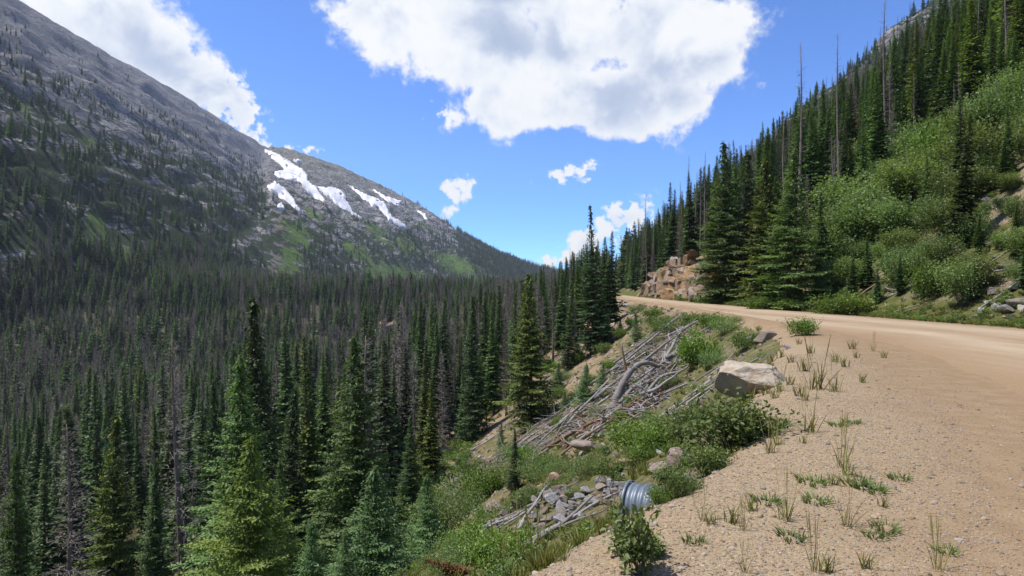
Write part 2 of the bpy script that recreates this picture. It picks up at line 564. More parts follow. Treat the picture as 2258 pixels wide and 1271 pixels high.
def m_mountain():
    m, t, b = new_mat('mountain_rock', 0.95, 0.1)
    P = t.new('ShaderNodeNewGeometry').outputs['Position']
    warp = t.vmath('ADD', P, t.vmath('SCALE', t.noise(P, 0.02, 4, 0.6, out='Color'), scale=26))
    S = t.mapping(warp, (1, 0.28, 1.15))
    rock = t.ramp(t.noise(S, 0.055, 9, 0.72), [(0.28, (0.11, 0.11, 0.125)), (0.42, (0.20, 0.195, 0.205)), (0.55, (0.29, 0.275, 0.275)), (0.68, (0.42, 0.38, 0.35)), (0.85, (0.52, 0.47, 0.43))])
    tal = t.ramp(t.noise(P, 0.22, 9, 0.8), [(0.3, (0.135, 0.137, 0.152)), (0.7, (0.28, 0.28, 0.295))])
    crack = t.voro(t.mapping(warp, (1, 0.4, 1.3)), 0.11, 'DISTANCE_TO_EDGE')
    rock = t.mix(t.step(crack, 0.10, 0.0), rock, (0.055, 0.053, 0.058))
    fa = t.new('ShaderNodeSeparateColor')
    t.put(fa.inputs[0], t.voro(t.mapping(warp, (1, 0.4, 1.3)), 0.11, out='Color'))
    rock = t.vmath('SCALE', rock, scale=t.math('ADD', 0.65, t.math('MULTIPLY', fa.outputs[0], 0.75)))
    hi = attr(t, 'high')
    tal = t.mix(attr(t, 'turf'), tal, t.ramp(t.noise(P, 0.12, 8, 0.75), [(0.35, (0.10, 0.105, 0.06)), (0.65, (0.21, 0.20, 0.125))]))
    c = t.mix(t.math('MULTIPLY', hi, 0.7), rock, tal)
    spk = t.noise(P, 0.42, 7, 0.85)
    c = t.mix(0.75, c, t.ramp(spk, [(0.36, (0.30, 0.30, 0.31)), (0.5, (0.80, 0.79, 0.78)), (0.62, (1.0, 0.98, 0.95)), (0.72, (1.0, 1.0, 1.0))]), 'MULTIPLY')
    c = t.vmath('SCALE', c, scale=1.32)
    # scree and bare soil
    scr = t.ramp(t.noise(P, 0.3, 9, 0.8), [(0.3, (0.17, 0.14, 0.115)), (0.7, (0.36, 0.30, 0.25))])
    sm = t.step(t.math('ADD', attr(t, 'scree'), t.math('SUBTRACT', t.noise(P, 0.05, 6, 0.7), 0.5)), 0.42, 0.62)
    c = t.mix(sm, c, scr)
    # creeping juniper, dwarf spruce and turf in clumps along the ledges
    cl = t.noise(t.mapping(warp, (1, 0.35, 1.0)), 0.075, 8, 0.72)
    cm = t.step(t.math('ADD', cl, t.math('MULTIPLY', t.math('SUBTRACT', attr(t, 'shrub'), 0.5), 0.26)), 0.555, 0.60)
    cc = t.ramp(t.noise(P, 0.16, 6, 0.7), [(0.35, (0.028, 0.042, 0.02)), (0.6, (0.06, 0.08, 0.034)), (0.8, (0.11, 0.13, 0.055))])
    c = t.mix(cm, c, cc)
    gm = t.step(t.math('ADD', attr(t, 'meadow'), t.math('MULTIPLY', t.math('SUBTRACT', t.noise(P, 0.05, 8, 0.75), 0.5), 2.4)), 0.44, 0.60)
    gc = t.ramp(t.noise(P, 0.13, 8, 0.75), [(0.3, (0.06, 0.10, 0.025)), (0.5, (0.125, 0.20, 0.045)), (0.75, (0.20, 0.27, 0.07))])
    c = t.mix(gm, c, gc)
    t.put(b.inputs['Base Color'], c)
    h = t.math('ADD', t.noise(S, 0.09, 10, 0.75), t.math('MULTIPLY', t.noise(P, 0.45, 6, 0.75), 0.28))
    t.put(b.inputs['Normal'], t.bump(h, 1.0, 9.0))
    return m


M_GRAVEL = m_gravel()
M_ROAD = m_road()
M_BANK = m_slope('bank_soil', (0.20, 0.14, 0.085), (0.31, 0.23, 0.155), 0.85, 1.0)
M_HILL = m_slope('hill_soil', (0.16, 0.125, 0.085), (0.30, 0.235, 0.165), 1.0, 0.7)
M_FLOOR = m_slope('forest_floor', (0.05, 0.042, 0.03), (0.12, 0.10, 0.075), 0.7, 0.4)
M_MOUNT = m_mountain()


# ------------------------------------------------------------------ ground: one sheet, cut into its named pieces
def ell(px, py, cx, cy_, rx, ry, rot=0):
    a = R(rot)
    dx, dy = px - cx, py - cy_
    p = (dx * math.cos(a) + dy * math.sin(a)) / rx
    q = (-dx * math.sin(a) + dy * math.cos(a)) / ry
    return np.exp(-(p * p + q * q) ** 1.3)


def build_ground():
    az = np.concatenate([np.arange(-180, -50, 3.0), np.arange(-50, 50, 0.19), np.arange(50, 180, 3.0)])
    rr = [0.5]
    while rr[-1] < 250:
        rr.append(rr[-1] * 1.0165 + 0.004)
    while rr[-1] < 2700:
        rr.append(rr[-1] * 1.0072)
    while rr[-1] < 2950:
        rr.append(rr[-1] * 1.03)
    rr = np.array(rr)
    na, nr = len(az), len(rr)
    A, RR = np.meshgrid(np.radians(az), rr, indexing='ij')
    X, Y = np.sin(A) * RR, np.cos(A) * RR
    Z = height(X, Y)
    V = np.stack([X, Y, Z], -1).reshape(-1, 3)
    V = np.concatenate([V, [[0, 0, ground(0, 0)]]])
    I = np.arange(na * nr).reshape(na, nr)
    Jn = np.roll(I, -1, 0)
    Q = np.stack([I[:, :-1], I[:, 1:], Jn[:, 1:], Jn[:, :-1]], -1).reshape(-1, 4)
    cx = V[Q, 0].mean(1)
    cyy = V[Q, 1].mean(1)
    cz = V[Q, 2].mean(1)
    d = x_edge(cyy) - cx
    q = cx - x_right(cyy)
    u = np.where(cyy > 60, cx / np.maximum(cyy, 1), -9)
    wall_a = (cx < -238) & (u < -0.408)
    uu = np.clip(u, -0.6, 0.6)
    yf = np.interp(uu, [-0.6, -0.4, -0.3, -0.2, -0.1, 0, 0.07, 0.2, 0.6], [430, 590, 720, 900, 1130, 1330, 1480, 1650, 1800])
    wall_b = (cyy > yf) & (u >= -0.408) & (d > 0)
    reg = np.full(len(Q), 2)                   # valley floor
    reg[(d < 24) & (cyy < 130)] = 1            # embankment
    reg[d < 0.45] = 0                          # pullout and road bed
    reg[q > 0.3] = 3                           # hillside
    reg[((q > 0.3) | ((d < 0) & (cz > 1.5))) & (cyy > 230)] = 6
    reg[wall_a] = 4
    reg[wall_b] = 5
    # paint of the ground by what grows there
    yv = np.maximum(V[:, 1], 0.5)
    px = 1129 + F * V[:, 0] / yv
    py = 635.5 - F * (V[:, 2] - CAM_Z) / yv
    front = V[:, 1] > 60
    meadow = np.zeros(len(V))
    for e in [(188, 312, 30, 22, 10, .8), (165, 345, 60, 14, 0, .55), (497, 445, 14, 24, 0, .7), (205, 520, 30, 70, 10, .95), (250, 580, 60, 50, 20, .95), (60, 250, 60, 40, 20, .42),
              (660, 520, 60, 34, 35, .75), (640, 580, 30, 55, 10, .75), (610, 635, 40, 20, 0, .85), (880, 612, 95, 26, 14, 1.0), (960, 640, 80, 18, 12, 1.0), (800, 560, 70, 24, 25, .7), (1010, 585, 70, 26, 24, .85),
              (1075, 628, 40, 16, 25, .9), (900, 545, 60, 26, 20, .62), (830, 510, 50, 24, 30, .6), (770, 470, 50, 20, 35, .45), (940, 500, 40, 16, 30, .5), (690, 470, 30, 20, 40, .6), (1000, 640, 40, 26, 0, .7), (760, 350, 120, 16, 18, .32), (900, 420, 120, 14, 30, .28)]:
        meadow = np.maximum(meadow, ell(px, py, *e[:5]) * e[5])
    meadow = np.where(front, meadow, 0.0)
    scree = np.zeros(len(V))
    for e in [(620, 520, 26, 70, 8, .9), (640, 455, 34, 26, 30, .7), (600, 600, 30, 40, 0, .7), (640, 340, 40, 20, 30, .5), (850, 575, 30, 14, 35, .7), (720, 520, 50, 20, 40, .5)]:
        scree = np.maximum(scree, ell(px, py, *e[:5]) * e[5])
    scree = np.where(front, scree, 0.0)
    hz = V[:, 2]
    high = np.where(V[:, 0] / yv < -0.40, sstep(110, 300, hz), sstep(150, 330, hz + 60 * 0))
    shrub = np.where(V[:, 0] / yv < -0.40, sstep(330, 60, hz), 0.45 + 0.5 * sstep(220, 40, hz))
    shrub = shrub + 0.35 * sstep(1040, 1120, px) * front
    turf = 0.75 * sstep(-0.42, -0.38, V[:, 0] / yv) * front
    dV = x_edge(V[:, 1]) - V[:, 0]
    veg = 0.5 + 0.35 * fbm(V[:, 0] / 4, V[:, 1] / 4, 3, 71)
    bank = (dV > 0) & (dV < 24) & (V[:, 1] < 130) & (V[:, 1] > 0)
    veg = np.where(bank, veg + 0.18 * sstep(60, 15, V[:, 1]) - 0.25 * sstep(45, 90, V[:, 1]), veg)
    qv = V[:, 0] - x_right(V[:, 1])
    veg = np.where(qv > 0, veg + 0.35 * np.exp(-((qv - 1.0) / 1.5) ** 2), veg)
    xb = x_border(V[:, 1])
    dirt = sstep(-1.5, 0.0, V[:, 0] - xb + 0.9 * fbm(V[:, 0] / 1.5, V[:, 1] / 1.5, 3, 75)) + 0.55 * sstep(16, 22, V[:, 1])
    dirt = np.clip(dirt, 0, 1)
    attrs = dict(meadow=meadow, scree=scree, high=high, shrub=shrub, veg=veg, dirt=dirt, turf=turf)
    names = [('gravel_pullout', M_GRAVEL, 'tan gravel pullout beside the dirt road, dotted with grass tufts'),
             ('embankment', M_BANK, 'steep bank of soil and scrub falling from the road into the valley'),
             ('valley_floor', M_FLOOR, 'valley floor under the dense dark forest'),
             ('hillside', M_HILL, 'steep scrubby hillside rising from the far edge of the road'),
             ('mountain', M_MOUNT, 'grey rocky mountain wall along the left of the valley'),
             ('mountain', M_MOUNT, 'rounded green and grey mountain with snow patches at the valley head'),
             ('mountain', M_MOUNT, 'rocky crag behind the forest on the road side')]
    for k, (nm, mt, lab) in enumerate(names):
        f = Q[reg == k]
        extra = None
        if k == 0:
            ring = I[:, 0]
            extra = np.stack([np.full(na, len(V) - 1), ring, np.roll(ring, -1)], -1)
        used = np.unique(f if extra is None else np.concatenate([f.ravel(), extra.ravel()]))
        remap = np.full(len(V), -1)
        remap[used] = np.arange(len(used))
        me = mesh_np(nm, V[used], None if extra is None else remap[extra][:, ::-1], remap[f][:, ::-1], [mt], True, {a: v[used] for a, v in attrs.items()})
        tag(link(nm, me), lab, None, None, 'structure')


build_ground()


def build_road():
    ys = np.concatenate([np.arange(-40, 40, 0.5), np.arange(40, 175, 1.0)])
    n = 28
    k = np.linspace(0, 1, n)
    a = x_border(ys) + 1.1 * sstep(32, 14, ys) + 0.35 * fbm(ys / 3.0, ys * 0, 3, 81) - 0.15
    b = x_right(ys) + 0.3 * fbm(ys / 4.0, ys * 0 + 9, 3, 82)
    X = a[:, None] + (b - a)[:, None] * k[None, :]
    Y = np.repeat(ys[:, None], n, 1)
    lane = 1 - (x_right(ys)[:, None] - X) / np.maximum(9.0, x_right(ys) - x_border(ys))[:, None]
    crown = 0.06 * np.sin(np.pi * np.clip(k, 0, 1))[None, :] - 0.02 * np.exp(-((lane - 0.34) / 0.06) ** 2) - 0.02 * np.exp(-((lane - 0.7) / 0.06) ** 2)
    Z = height(X, Y) + 0.022 + crown * np.clip(np.minimum(k, 1 - k) * 8, 0, 1)[None, :]
    Z[:, 0] -= 0.05
    Z[:, -1] -= 0.05
    V = np.stack([X, Y, Z], -1).reshape(-1, 3)
    I = np.arange(len(V)).reshape(len(ys), n)
    Q = np.stack([I[:-1, :-1], I[:-1, 1:], I[1:, 1:], I[1:, :-1]], -1).reshape(-1, 4)
    me = mesh_np('dirt_road', V, None, Q, [M_ROAD], True, dict(lane=np.clip(lane, 0, 1).ravel()))
    tag(link('dirt_road', me), 'pale dirt road with two wheel tracks running along the hillside', None, None, 'structure')


build_road()


# ------------------------------------------------------------------ foliage, bark, wood and stone materials
def m_leaf(name, dark, mid, light, hue_var=0.03, trans=0.36, backlit=(1.3, 1.35, 0.6)):
    m = bpy.data.materials.new(name)
    m.use_nodes = True
    t = NT(m.node_tree)
    t.n.clear()
    tint = attr(t, 'tint')
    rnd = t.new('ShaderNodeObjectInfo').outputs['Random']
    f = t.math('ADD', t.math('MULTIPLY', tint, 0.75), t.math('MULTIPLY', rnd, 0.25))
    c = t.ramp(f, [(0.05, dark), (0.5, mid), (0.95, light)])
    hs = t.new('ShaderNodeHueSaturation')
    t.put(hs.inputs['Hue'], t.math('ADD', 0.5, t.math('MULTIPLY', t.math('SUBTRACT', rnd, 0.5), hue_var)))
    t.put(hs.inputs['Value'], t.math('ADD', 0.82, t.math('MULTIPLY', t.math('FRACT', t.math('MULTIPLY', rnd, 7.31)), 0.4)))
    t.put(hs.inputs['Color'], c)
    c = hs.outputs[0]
    d = t.new('ShaderNodeBsdfDiffuse')
    t.put(d.inputs[0], c)
    tr = t.new('ShaderNodeBsdfTranslucent')
    t.put(tr.inputs[0], t.vmath('MULTIPLY', c, backlit))
    mx = t.new('ShaderNodeMixShader')
    mx.inputs[0].default_value = trans
    t.l.new(d.outputs[0], mx.inputs[1])
    t.l.new(tr.outputs[0], mx.inputs[2])
    gl = t.new('ShaderNodeBsdfGlossy')
    gl.inputs['Roughness'].default_value = 0.5
    mg = t.new('ShaderNodeMixShader')
    mg.inputs[0].default_value = 0.025
    t.l.new(mx.outputs[0], mg.inputs[1])
    t.l.new(gl.outputs[0], mg.inputs[2])
    o = t.new('ShaderNodeOutputMaterial')
    t.l.new(mg.outputs[0], o.inputs[0])
    return m


def m_bark(name, a, b_, sc=6.0):
    m, t, b = new_mat(name, 0.95, 0.1)
    P = t.new('ShaderNodeTexCoord').outputs['Object']
    n = t.noise(t.mapping(P, (sc, sc, sc * 0.25)), 1.0, 6, 0.7)
    rnd = t.new('ShaderNodeObjectInfo').outputs['Random']
    c = t.ramp(n, [(0.25, a), (0.75, b_)])
    c = t.vmath('SCALE', c, scale=t.math('ADD', 0.8, t.math('MULTIPLY', rnd, 0.45)))
    t.put(b.inputs['Base Color'], c)
    t.put(b.inputs['Normal'], t.bump(n, 0.6, 0.03))
    return m


def m_wood(name, a, b_, c_):
    m, t, b = new_mat(name, 0.85, 0.2)
    P = t.new('ShaderNodeTexCoord').outputs['Object']
    n = t.noise(t.mapping(P, (30, 30, 1.6)), 1.0, 6, 0.65, 0.4)
    big = t.noise(P, 2.2, 4, 0.6)
    c = t.ramp(n, [(0.25, a), (0.5, b_), (0.75, c_)])
    c = t.mix(t.math('MULTIPLY', t.step(big, 0.52, 0.7), 0.6), c, (0.15, 0.11, 0.08))
    rnd = t.new('ShaderNodeObjectInfo').outputs['Random']
    c = t.vmath('SCALE', c, scale=t.math('ADD', 0.7, t.math('MULTIPLY', rnd, 0.55)))
    t.put(b.inputs['Base Color'], c)
    t.put(b.inputs['Normal'], t.bump(n, 0.5, 0.012))
    return m


def m_stone(name, stops, sc=3.0, rel=0.05):
    m, t, b = new_mat(name, 0.9, 0.15)
    P = t.new('ShaderNodeTexCoord').outputs['Object']
    rnd = t.new('ShaderNodeObjectInfo').outputs['Random']
    off = t.vmath('ADD', P, t.vmath('SCALE', (13.1, 7.7, 3.3), scale=rnd))
    n = t.noise(off, sc, 8, 0.68, 0.3)
    c = t.ramp(n, stops)
    sp = t.noise(off, sc * 9, 4, 0.7)
    c = t.mix(t.math('MULTIPLY', t.step(sp, 0.55, 0.7), 0.35), c, (0.12, 0.11, 0.1))
    hs = t.new('ShaderNodeHueSaturation')
    t.put(hs.inputs['Value'], t.math('ADD', 0.72, t.math('MULTIPLY', rnd, 0.5)))
    t.put(hs.inputs['Saturation'], t.math('ADD', 0.55, t.math('MULTIPLY', t.math('FRACT', t.math('MULTIPLY', rnd, 5.7)), 0.75)))
    t.put(hs.inputs['Color'], c)
    t.put(b.inputs['Base Color'], hs.outputs[0])
    h = t.math('ADD', t.noise(off, sc * 2.2, 8, 0.75), t.math('MULTIPLY', t.voro(off, sc * 1.4, 'DISTANCE_TO_EDGE'), 0.25))
    t.put(b.inputs['Normal'], t.bump(h, 0.8, rel))
    return m


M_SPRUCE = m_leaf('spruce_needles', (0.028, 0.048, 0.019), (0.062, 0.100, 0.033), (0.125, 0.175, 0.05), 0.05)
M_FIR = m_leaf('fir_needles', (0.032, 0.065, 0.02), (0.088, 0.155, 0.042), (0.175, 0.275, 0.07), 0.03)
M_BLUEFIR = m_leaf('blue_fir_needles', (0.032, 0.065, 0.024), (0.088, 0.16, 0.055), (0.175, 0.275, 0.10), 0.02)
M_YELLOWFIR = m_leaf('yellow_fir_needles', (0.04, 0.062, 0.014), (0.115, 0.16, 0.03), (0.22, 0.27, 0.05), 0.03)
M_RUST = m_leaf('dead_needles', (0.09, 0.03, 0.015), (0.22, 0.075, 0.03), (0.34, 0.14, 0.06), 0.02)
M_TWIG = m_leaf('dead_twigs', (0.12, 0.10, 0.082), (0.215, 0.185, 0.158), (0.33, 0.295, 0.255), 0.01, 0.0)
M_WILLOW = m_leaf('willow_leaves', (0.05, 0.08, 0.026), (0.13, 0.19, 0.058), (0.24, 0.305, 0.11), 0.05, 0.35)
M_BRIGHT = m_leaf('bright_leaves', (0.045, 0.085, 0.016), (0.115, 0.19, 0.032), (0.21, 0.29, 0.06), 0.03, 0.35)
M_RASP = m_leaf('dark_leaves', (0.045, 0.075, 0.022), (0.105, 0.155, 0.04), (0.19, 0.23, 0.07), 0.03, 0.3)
M_GRASS = m_leaf('grass_blades', (0.085, 0.09, 0.025), (0.17, 0.18, 0.045), (0.33, 0.29, 0.11), 0.03, 0.35)
M_BARK = m_bark('bark', (0.075, 0.055, 0.042), (0.17, 0.135, 0.11))
M_GREYBARK = m_bark('dead_bark', (0.10, 0.085, 0.075), (0.23, 0.195, 0.175))
M_WOOD = m_wood('weathered_wood', (0.11, 0.097, 0.088), (0.245, 0.225, 0.21), (0.39, 0.37, 0.35))
M_BROWNWOOD = m_wood('brown_wood', (0.11, 0.065, 0.04), (0.22, 0.14, 0.09), (0.32, 0.24, 0.17))
M_STONE = m_stone('stone', [(0.25, (0.13, 0.105, 0.09)), (0.45, (0.25, 0.21, 0.178)), (0.6, (0.31, 0.26, 0.205)), (0.8, (0.4, 0.35, 0.3))])
M_GREYSTONE = m_stone('grey_stone', [(0.25, (0.15, 0.145, 0.15)), (0.5, (0.30, 0.29, 0.285)), (0.75, (0.44, 0.42, 0.40))])
M_TANSTONE = m_stone('tan_stone', [(0.25, (0.17, 0.11, 0.072)), (0.5, (0.285, 0.195, 0.13)), (0.75, (0.39, 0.295, 0.21))])
M_PEBBLE = m_stone('pebble_stone', [(0.25, (0.20, 0.142, 0.092)), (0.5, (0.28, 0.21, 0.14)), (0.75, (0.37, 0.295, 0.213))], 3.0, 0.0)
M_LEDGE = m_stone('ledge_stone', [(0.25, (0.10, 0.066, 0.043)), (0.42, (0.215, 0.145, 0.088)), (0.6, (0.30, 0.212, 0.135)), (0.8, (0.38, 0.30, 0.21))], 1.4, 0.08)
M_REDSTONE = m_stone('red_brown_stone', [(0.25, (0.12, 0.075, 0.055)), (0.5, (0.21, 0.135, 0.10)), (0.75, (0.30, 0.21, 0.16))])


# ------------------------------------------------------------------ tree builders
class Cards:
    """a heap of small folded leaf or needle sprays"""
    def __init__(s):
        s.P, s.D, s.S, s.W, s.T = [], [], [], [], []

    def add(s, P, D, S, W, T):
        s.P.append(P)
        s.D.append(D)
        s.S.append(S)
        s.W.append(W)
        s.T.append(T)

    def arrays(s, fold=0.25, mid=0.5):
        P, D, S, W, T = (np.concatenate(a) for a in (s.P, s.D, s.S, s.W, s.T))
        n = len(P)
        S = S / np.maximum(np.linalg.norm(S, axis=1, keepdims=True), 1e-6)
        N = np.cross(D, S)
        N = N / np.maximum(np.linalg.norm(N, axis=1, keepdims=True), 1e-6)
        w = W[:, None] * 0.5
        V = np.stack([P, P + D * mid + S * w - N * w * fold, P + D, P + D * mid - S * w - N * w * fold], 1).reshape(-1, 3)
        b = np.arange(n) * 4
        tri = np.concatenate([np.stack([b, b + 1, b + 2], 1), np.stack([b, b + 2, b + 3], 1)])
        return V, tri, np.repeat(T, 4)


def tube(pts, rad, sides=6, cap=True):
    pts = np.asarray(pts, float)
    rad = np.asarray(rad, float)
    n = len(pts)
    tan = np.gradient(pts, axis=0)
    tan /= np.maximum(np.linalg.norm(tan, axis=1, keepdims=True), 1e-9)
    ref = np.array([0.0, 0.0, 1.0]) if abs(tan[0][2]) < 0.8 else np.array([1.0, 0, 0])
    V = []
    for i in range(n):
        a = np.cross(tan[i], ref)
        a /= np.linalg.norm(a)
        b = np.cross(tan[i], a)
        ang = np.arange(sides) * 2 * math.pi / sides
        V.append(pts[i] + rad[i] * (np.cos(ang)[:, None] * a + np.sin(ang)[:, None] * b))
    V = np.concatenate(V)
    I = np.arange(n * sides).reshape(n, sides)
    J = np.roll(I, -1, 1)
    Q = np.stack([I[:-1], J[:-1], J[1:], I[1:]], -1).reshape(-1, 4)
    T = None
    if cap:
        V = np.concatenate([V, pts[:1], pts[-1:]])
        c0, c1 = n * sides, n * sides + 1
        T = np.concatenate([np.stack([np.full(sides, c0), J[0], I[0]], 1), np.stack([np.full(sides, c1), I[-1], J[-1]], 1)])
    return V, Q, T


def join_tubes(tubes):
    V, Q, T = [], [], []
    o = 0
    for v, q, t in tubes:
        V.append(v)
        Q.append(q + o)
        if t is not None:
            T.append(t + o)
        o += len(v)
    return np.concatenate(V), np.concatenate(Q), (np.concatenate(T) if T else None)


LOOK = {201: 'slim dark spruce', 202: 'very narrow dark spruce', 203: 'green broad-skirted spruce', 204: 'wide dark spruce', 205: 'yellow-green spruce', 206: 'blue-green spruce',
        301: 'grey dead spruce', 302: 'sparse dead trunk', 303: 'dense-twigged dead spruce', 311: 'bare dead pole', 312: 'short-branched dead pole'}


def conifer(seed, h, rb, detail='mid', dead=False, t0=0.06, spacing=0.30, nb=6, droop=0.35, keep=1.0, topsparse=0.0, power=0.85, lean=0.0, mat=None, bark=None, rise=0.0, fat=1.0, fine=1.0, fresh=0.0):
    rng = np.random.default_rng(seed)
    C = Cards()
    ribs = []
    lx, ly = rng.normal(0, lean, 2)

    def axis(z):
        t = z / h
        return np.array([lx * t * t * h + 0.02 * h * 0.3 * math.sin(t * 5 + seed), ly * t * t * h + 0.02 * h * 0.3 * math.cos(t * 4 + seed), z])
    z = h * t0
    az = rng.uniform(0, 6.28)
    while z < h * 0.985:
        t = z / h
        shape = (1 - t) ** power * min(1.0, 0.62 + 2.2 * t)
        L0 = rb * shape + 0.04 * (h / 12) ** 0.5
        n = max(3, int(nb * (0.75 + 0.5 * rng.random())))
        for k in range(n):
            az += 6.283 / n + rng.normal(0, 0.25)
            kp = keep * (1 - topsparse * sstep(0.45, 0.85, t) * (1 if t < 0.97 else 0))
            if rng.random() > kp:
                continue
            L = L0 * rng.uniform(0.55, 1.2)
            if L < 0.05:
                continue
            e0 = -0.28 + 0.95 * t ** 1.6 + rise + rng.normal(0, 0.12)
            ca, sa = math.cos(az), math.sin(az)
            out = np.array([ca, sa, 0.0])
            side = np.array([-sa, ca, 0.0])
            base = axis(z + rng.uniform(-0.4, 0.4) * spacing * (0.45 if detail == 'hero' else 1))
            tint0 = np.clip(rng.normal(0.45 + fresh, 0.2), 0, 1)

            def at_s(s):
                s = np.asarray(s)[:, None]
                return base + out * (L * s * math.cos(e0)) + np.array([0, 0, 1.0]) * (L * (s * math.sin(e0) - droop * (1 - t) * s ** 2 * 0.6 + 0.22 * s ** 3.5))
            if dead:
                sp = np.linspace(0, 1, 5)
                pts = at_s(sp)
                d = np.diff(pts, axis=0)
                wd = 0.028 * (1 - sp[:-1]) * (L / 1.5) ** 0.5 + (0.012 if detail != 'far' else 0.05)
                C.add(pts[:-1], d * 1.08, np.tile(side, (4, 1)) + np.array([0, 0, 0.3]), wd, np.full(4, 0.5))
                C.add(pts[:-1], d * 1.08, np.tile([0, 0, 1.0], (4, 1)), wd, np.full(4, 0.35))
                m = int(L / (0.13 if detail == 'hero' else 0.20 if detail == 'mid' else 0.5)) + 1
                ss = rng.uniform(0.12, 1, m)
                sg = rng.choice([-1, 1], m)
                lt = (0.4 * L * (1 - ss) + 0.10) * rng.uniform(0.5, 1.2, m)
                dd = out * rng.uniform(0.3, 0.9, (m, 1)) + side * sg[:, None] * rng.uniform(0.4, 1, (m, 1)) + np.array([0, 0, 1.0]) * rng.normal(-0.15, 0.35, (m, 1))
                dd /= np.linalg.norm(dd, axis=1, keepdims=True)
                P = at_s(ss)
                sw = rng.normal(0, 1, (m, 3))
                W = np.full(m, 0.016 if detail == 'hero' else 0.026 if detail == 'mid' else 0.06) * fat
                C.add(P, dd * lt[:, None], np.cross(dd, sw), W, np.clip(rng.normal(0.5, 0.25, m), 0, 1))
                if detail == 'hero':
                    P2 = P + dd * (lt * rng.uniform(0.3, 0.9, m))[:, None]
                    d2 = dd * 0.6 + rng.normal(0, 0.5, (m, 3))
                    d2 /= np.linalg.norm(d2, axis=1, keepdims=True)
                    C.add(P2, d2 * (lt * 0.6)[:, None], np.cross(d2, sw), W * 0.8, np.clip(rng.normal(0.55, 0.25, m), 0, 1))
                continue
            if detail == 'far':
                m = 2
                for j in range(m):
                    s0 = np.array([0.05 + 0.35 * j])
                    P = at_s(s0)
                    Dv = at_s(np.array([min(1.0, s0[0] + 0.7)])) - P
                    C.add(P, Dv, side[None] + np.array([[0, 0, rng.normal(0, 0.35)]]), np.array([L * 0.75]), np.array([tint0]))
                continue
            st = 0.07 if detail == 'hero' else 0.15
            m = max(3, int(L / st))
            ss = np.linspace(0.12, 1.0, m) + rng.normal(0, 0.02, m)
            sg = np.where(np.arange(m) % 2 == 0, 1.0, -1.0)
            lt = (0.42 * L * (1 - ss) + (0.11 if detail == 'hero' else 0.15) * (1 - 0.55 * t ** 2)) * rng.uniform(0.7, 1.25, m)
            fw = rng.uniform(0.45, 0.8, (m, 1))
            dd = out * fw + side * (sg * np.where(ss > 0.96, 0.15, 1.0))[:, None] * rng.uniform(0.6, 1, (m, 1)) + np.array([0, 0, 1.0]) * rng.normal(-0.12 * (1 - t), 0.10 if detail == 'hero' else 0.14, (m, 1))
            dd /= np.linalg.norm(dd, axis=1, keepdims=True)
            P = at_s(ss)
            up = np.array([0, 0, 0.85]) + out * 0.55 + rng.normal(0, 0.32, (m, 3))
            sd = np.cross(dd, up)
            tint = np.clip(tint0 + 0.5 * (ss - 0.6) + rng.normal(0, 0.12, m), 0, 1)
            if detail == 'mid':
                C.add(P, dd * lt[:, None] * 1.1, sd, lt * 0.62 * fat, tint)
                if L > 0.5:
                    m2 = m // 2
                    C.add(P[::2][:m2], dd[::2][:m2] * lt[::2][:m2, None] * 0.7 + np.array([0, 0, -0.22]) * lt[::2][:m2, None], np.tile(out, (m2, 1)), lt[::2][:m2] * 0.6 * fat, tint[::2][:m2] - 0.15)
            else:
                cnt = np.maximum(1, (lt / (0.085 * fine)).astype(int))
                rep = np.repeat(np.arange(m), cnt)
                jj = np.concatenate([np.arange(c) for c in cnt])
                sgn = np.where(jj % 2 == 0, 1.0, -1.0)[:, None]
                fr = (jj / cnt[rep])[:, None]
                Pc = P[rep] + dd[rep] * lt[rep][:, None] * fr
                sdn = sd / np.maximum(np.linalg.norm(sd, axis=1, keepdims=True), 1e-6)
                dc = dd[rep] * 0.9 + sdn[rep] * sgn * rng.uniform(0.25, 0.7, (len(rep), 1)) + rng.normal(0, 0.16, (len(rep), 3))
                dc /= np.linalg.norm(dc, axis=1, keepdims=True)
                ln = rng.uniform(0.11, 0.19, len(rep)) * (1 - 0.45 * t ** 2) * fine ** 0.8
                upc = np.array([0, 0, 0.8]) + out * 0.6 + rng.normal(0, 0.34, (len(rep), 3))
                C.add(Pc, dc * ln[:, None], np.cross(dc, upc), ln * 0.46 * fat, np.clip(tint[rep] + 0.18 * (fr[:, 0] - 0.4) + rng.normal(0, 0.08, len(rep)), 0, 1))
            if detail == 'hero':
                mh = max(3, int(L / 0.11))
                sh_ = rng.uniform(0.0, 0.9, mh)
                dh = np.array([0, 0, -1.0]) + rng.normal(0, 0.45, (mh, 3)) + out * 0.4
                lh = rng.uniform(0.14, 0.28, mh) * fine ** 0.8
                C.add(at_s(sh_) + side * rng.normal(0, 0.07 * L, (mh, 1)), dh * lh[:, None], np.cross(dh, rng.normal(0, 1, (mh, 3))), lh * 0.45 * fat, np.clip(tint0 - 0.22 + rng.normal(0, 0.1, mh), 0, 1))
                sp = np.linspace(0, 0.85, 4)
                pts = at_s(sp)
                C.add(pts[:-1], np.diff(pts, axis=0) * 1.05, np.tile(side, (3, 1)), np.full(3, 0.02), np.full(3, 0.0))
        z += spacing * (1 - 0.55 * t) * rng.uniform(0.8, 1.2)
    if not dead:
        zt = np.linspace(h * 0.94, h * 0.995, 14)
        dt = np.stack([rng.normal(0, 0.5, 14), rng.normal(0, 0.5, 14), np.full(14, 0.8)], 1)
        dt /= np.linalg.norm(dt, axis=1, keepdims=True)
        lt_ = np.linspace(0.22, 0.12, 14) * (h / 12) ** 0.5
        C.add(np.stack([axis(q_) for q_ in zt]), dt * lt_[:, None], rng.normal(0, 1, (14, 3)), lt_ * 0.4, np.full(14, 0.7))
    V, tri, tint = C.arrays(0.3)
    kind = 'dead' if dead else 'live'
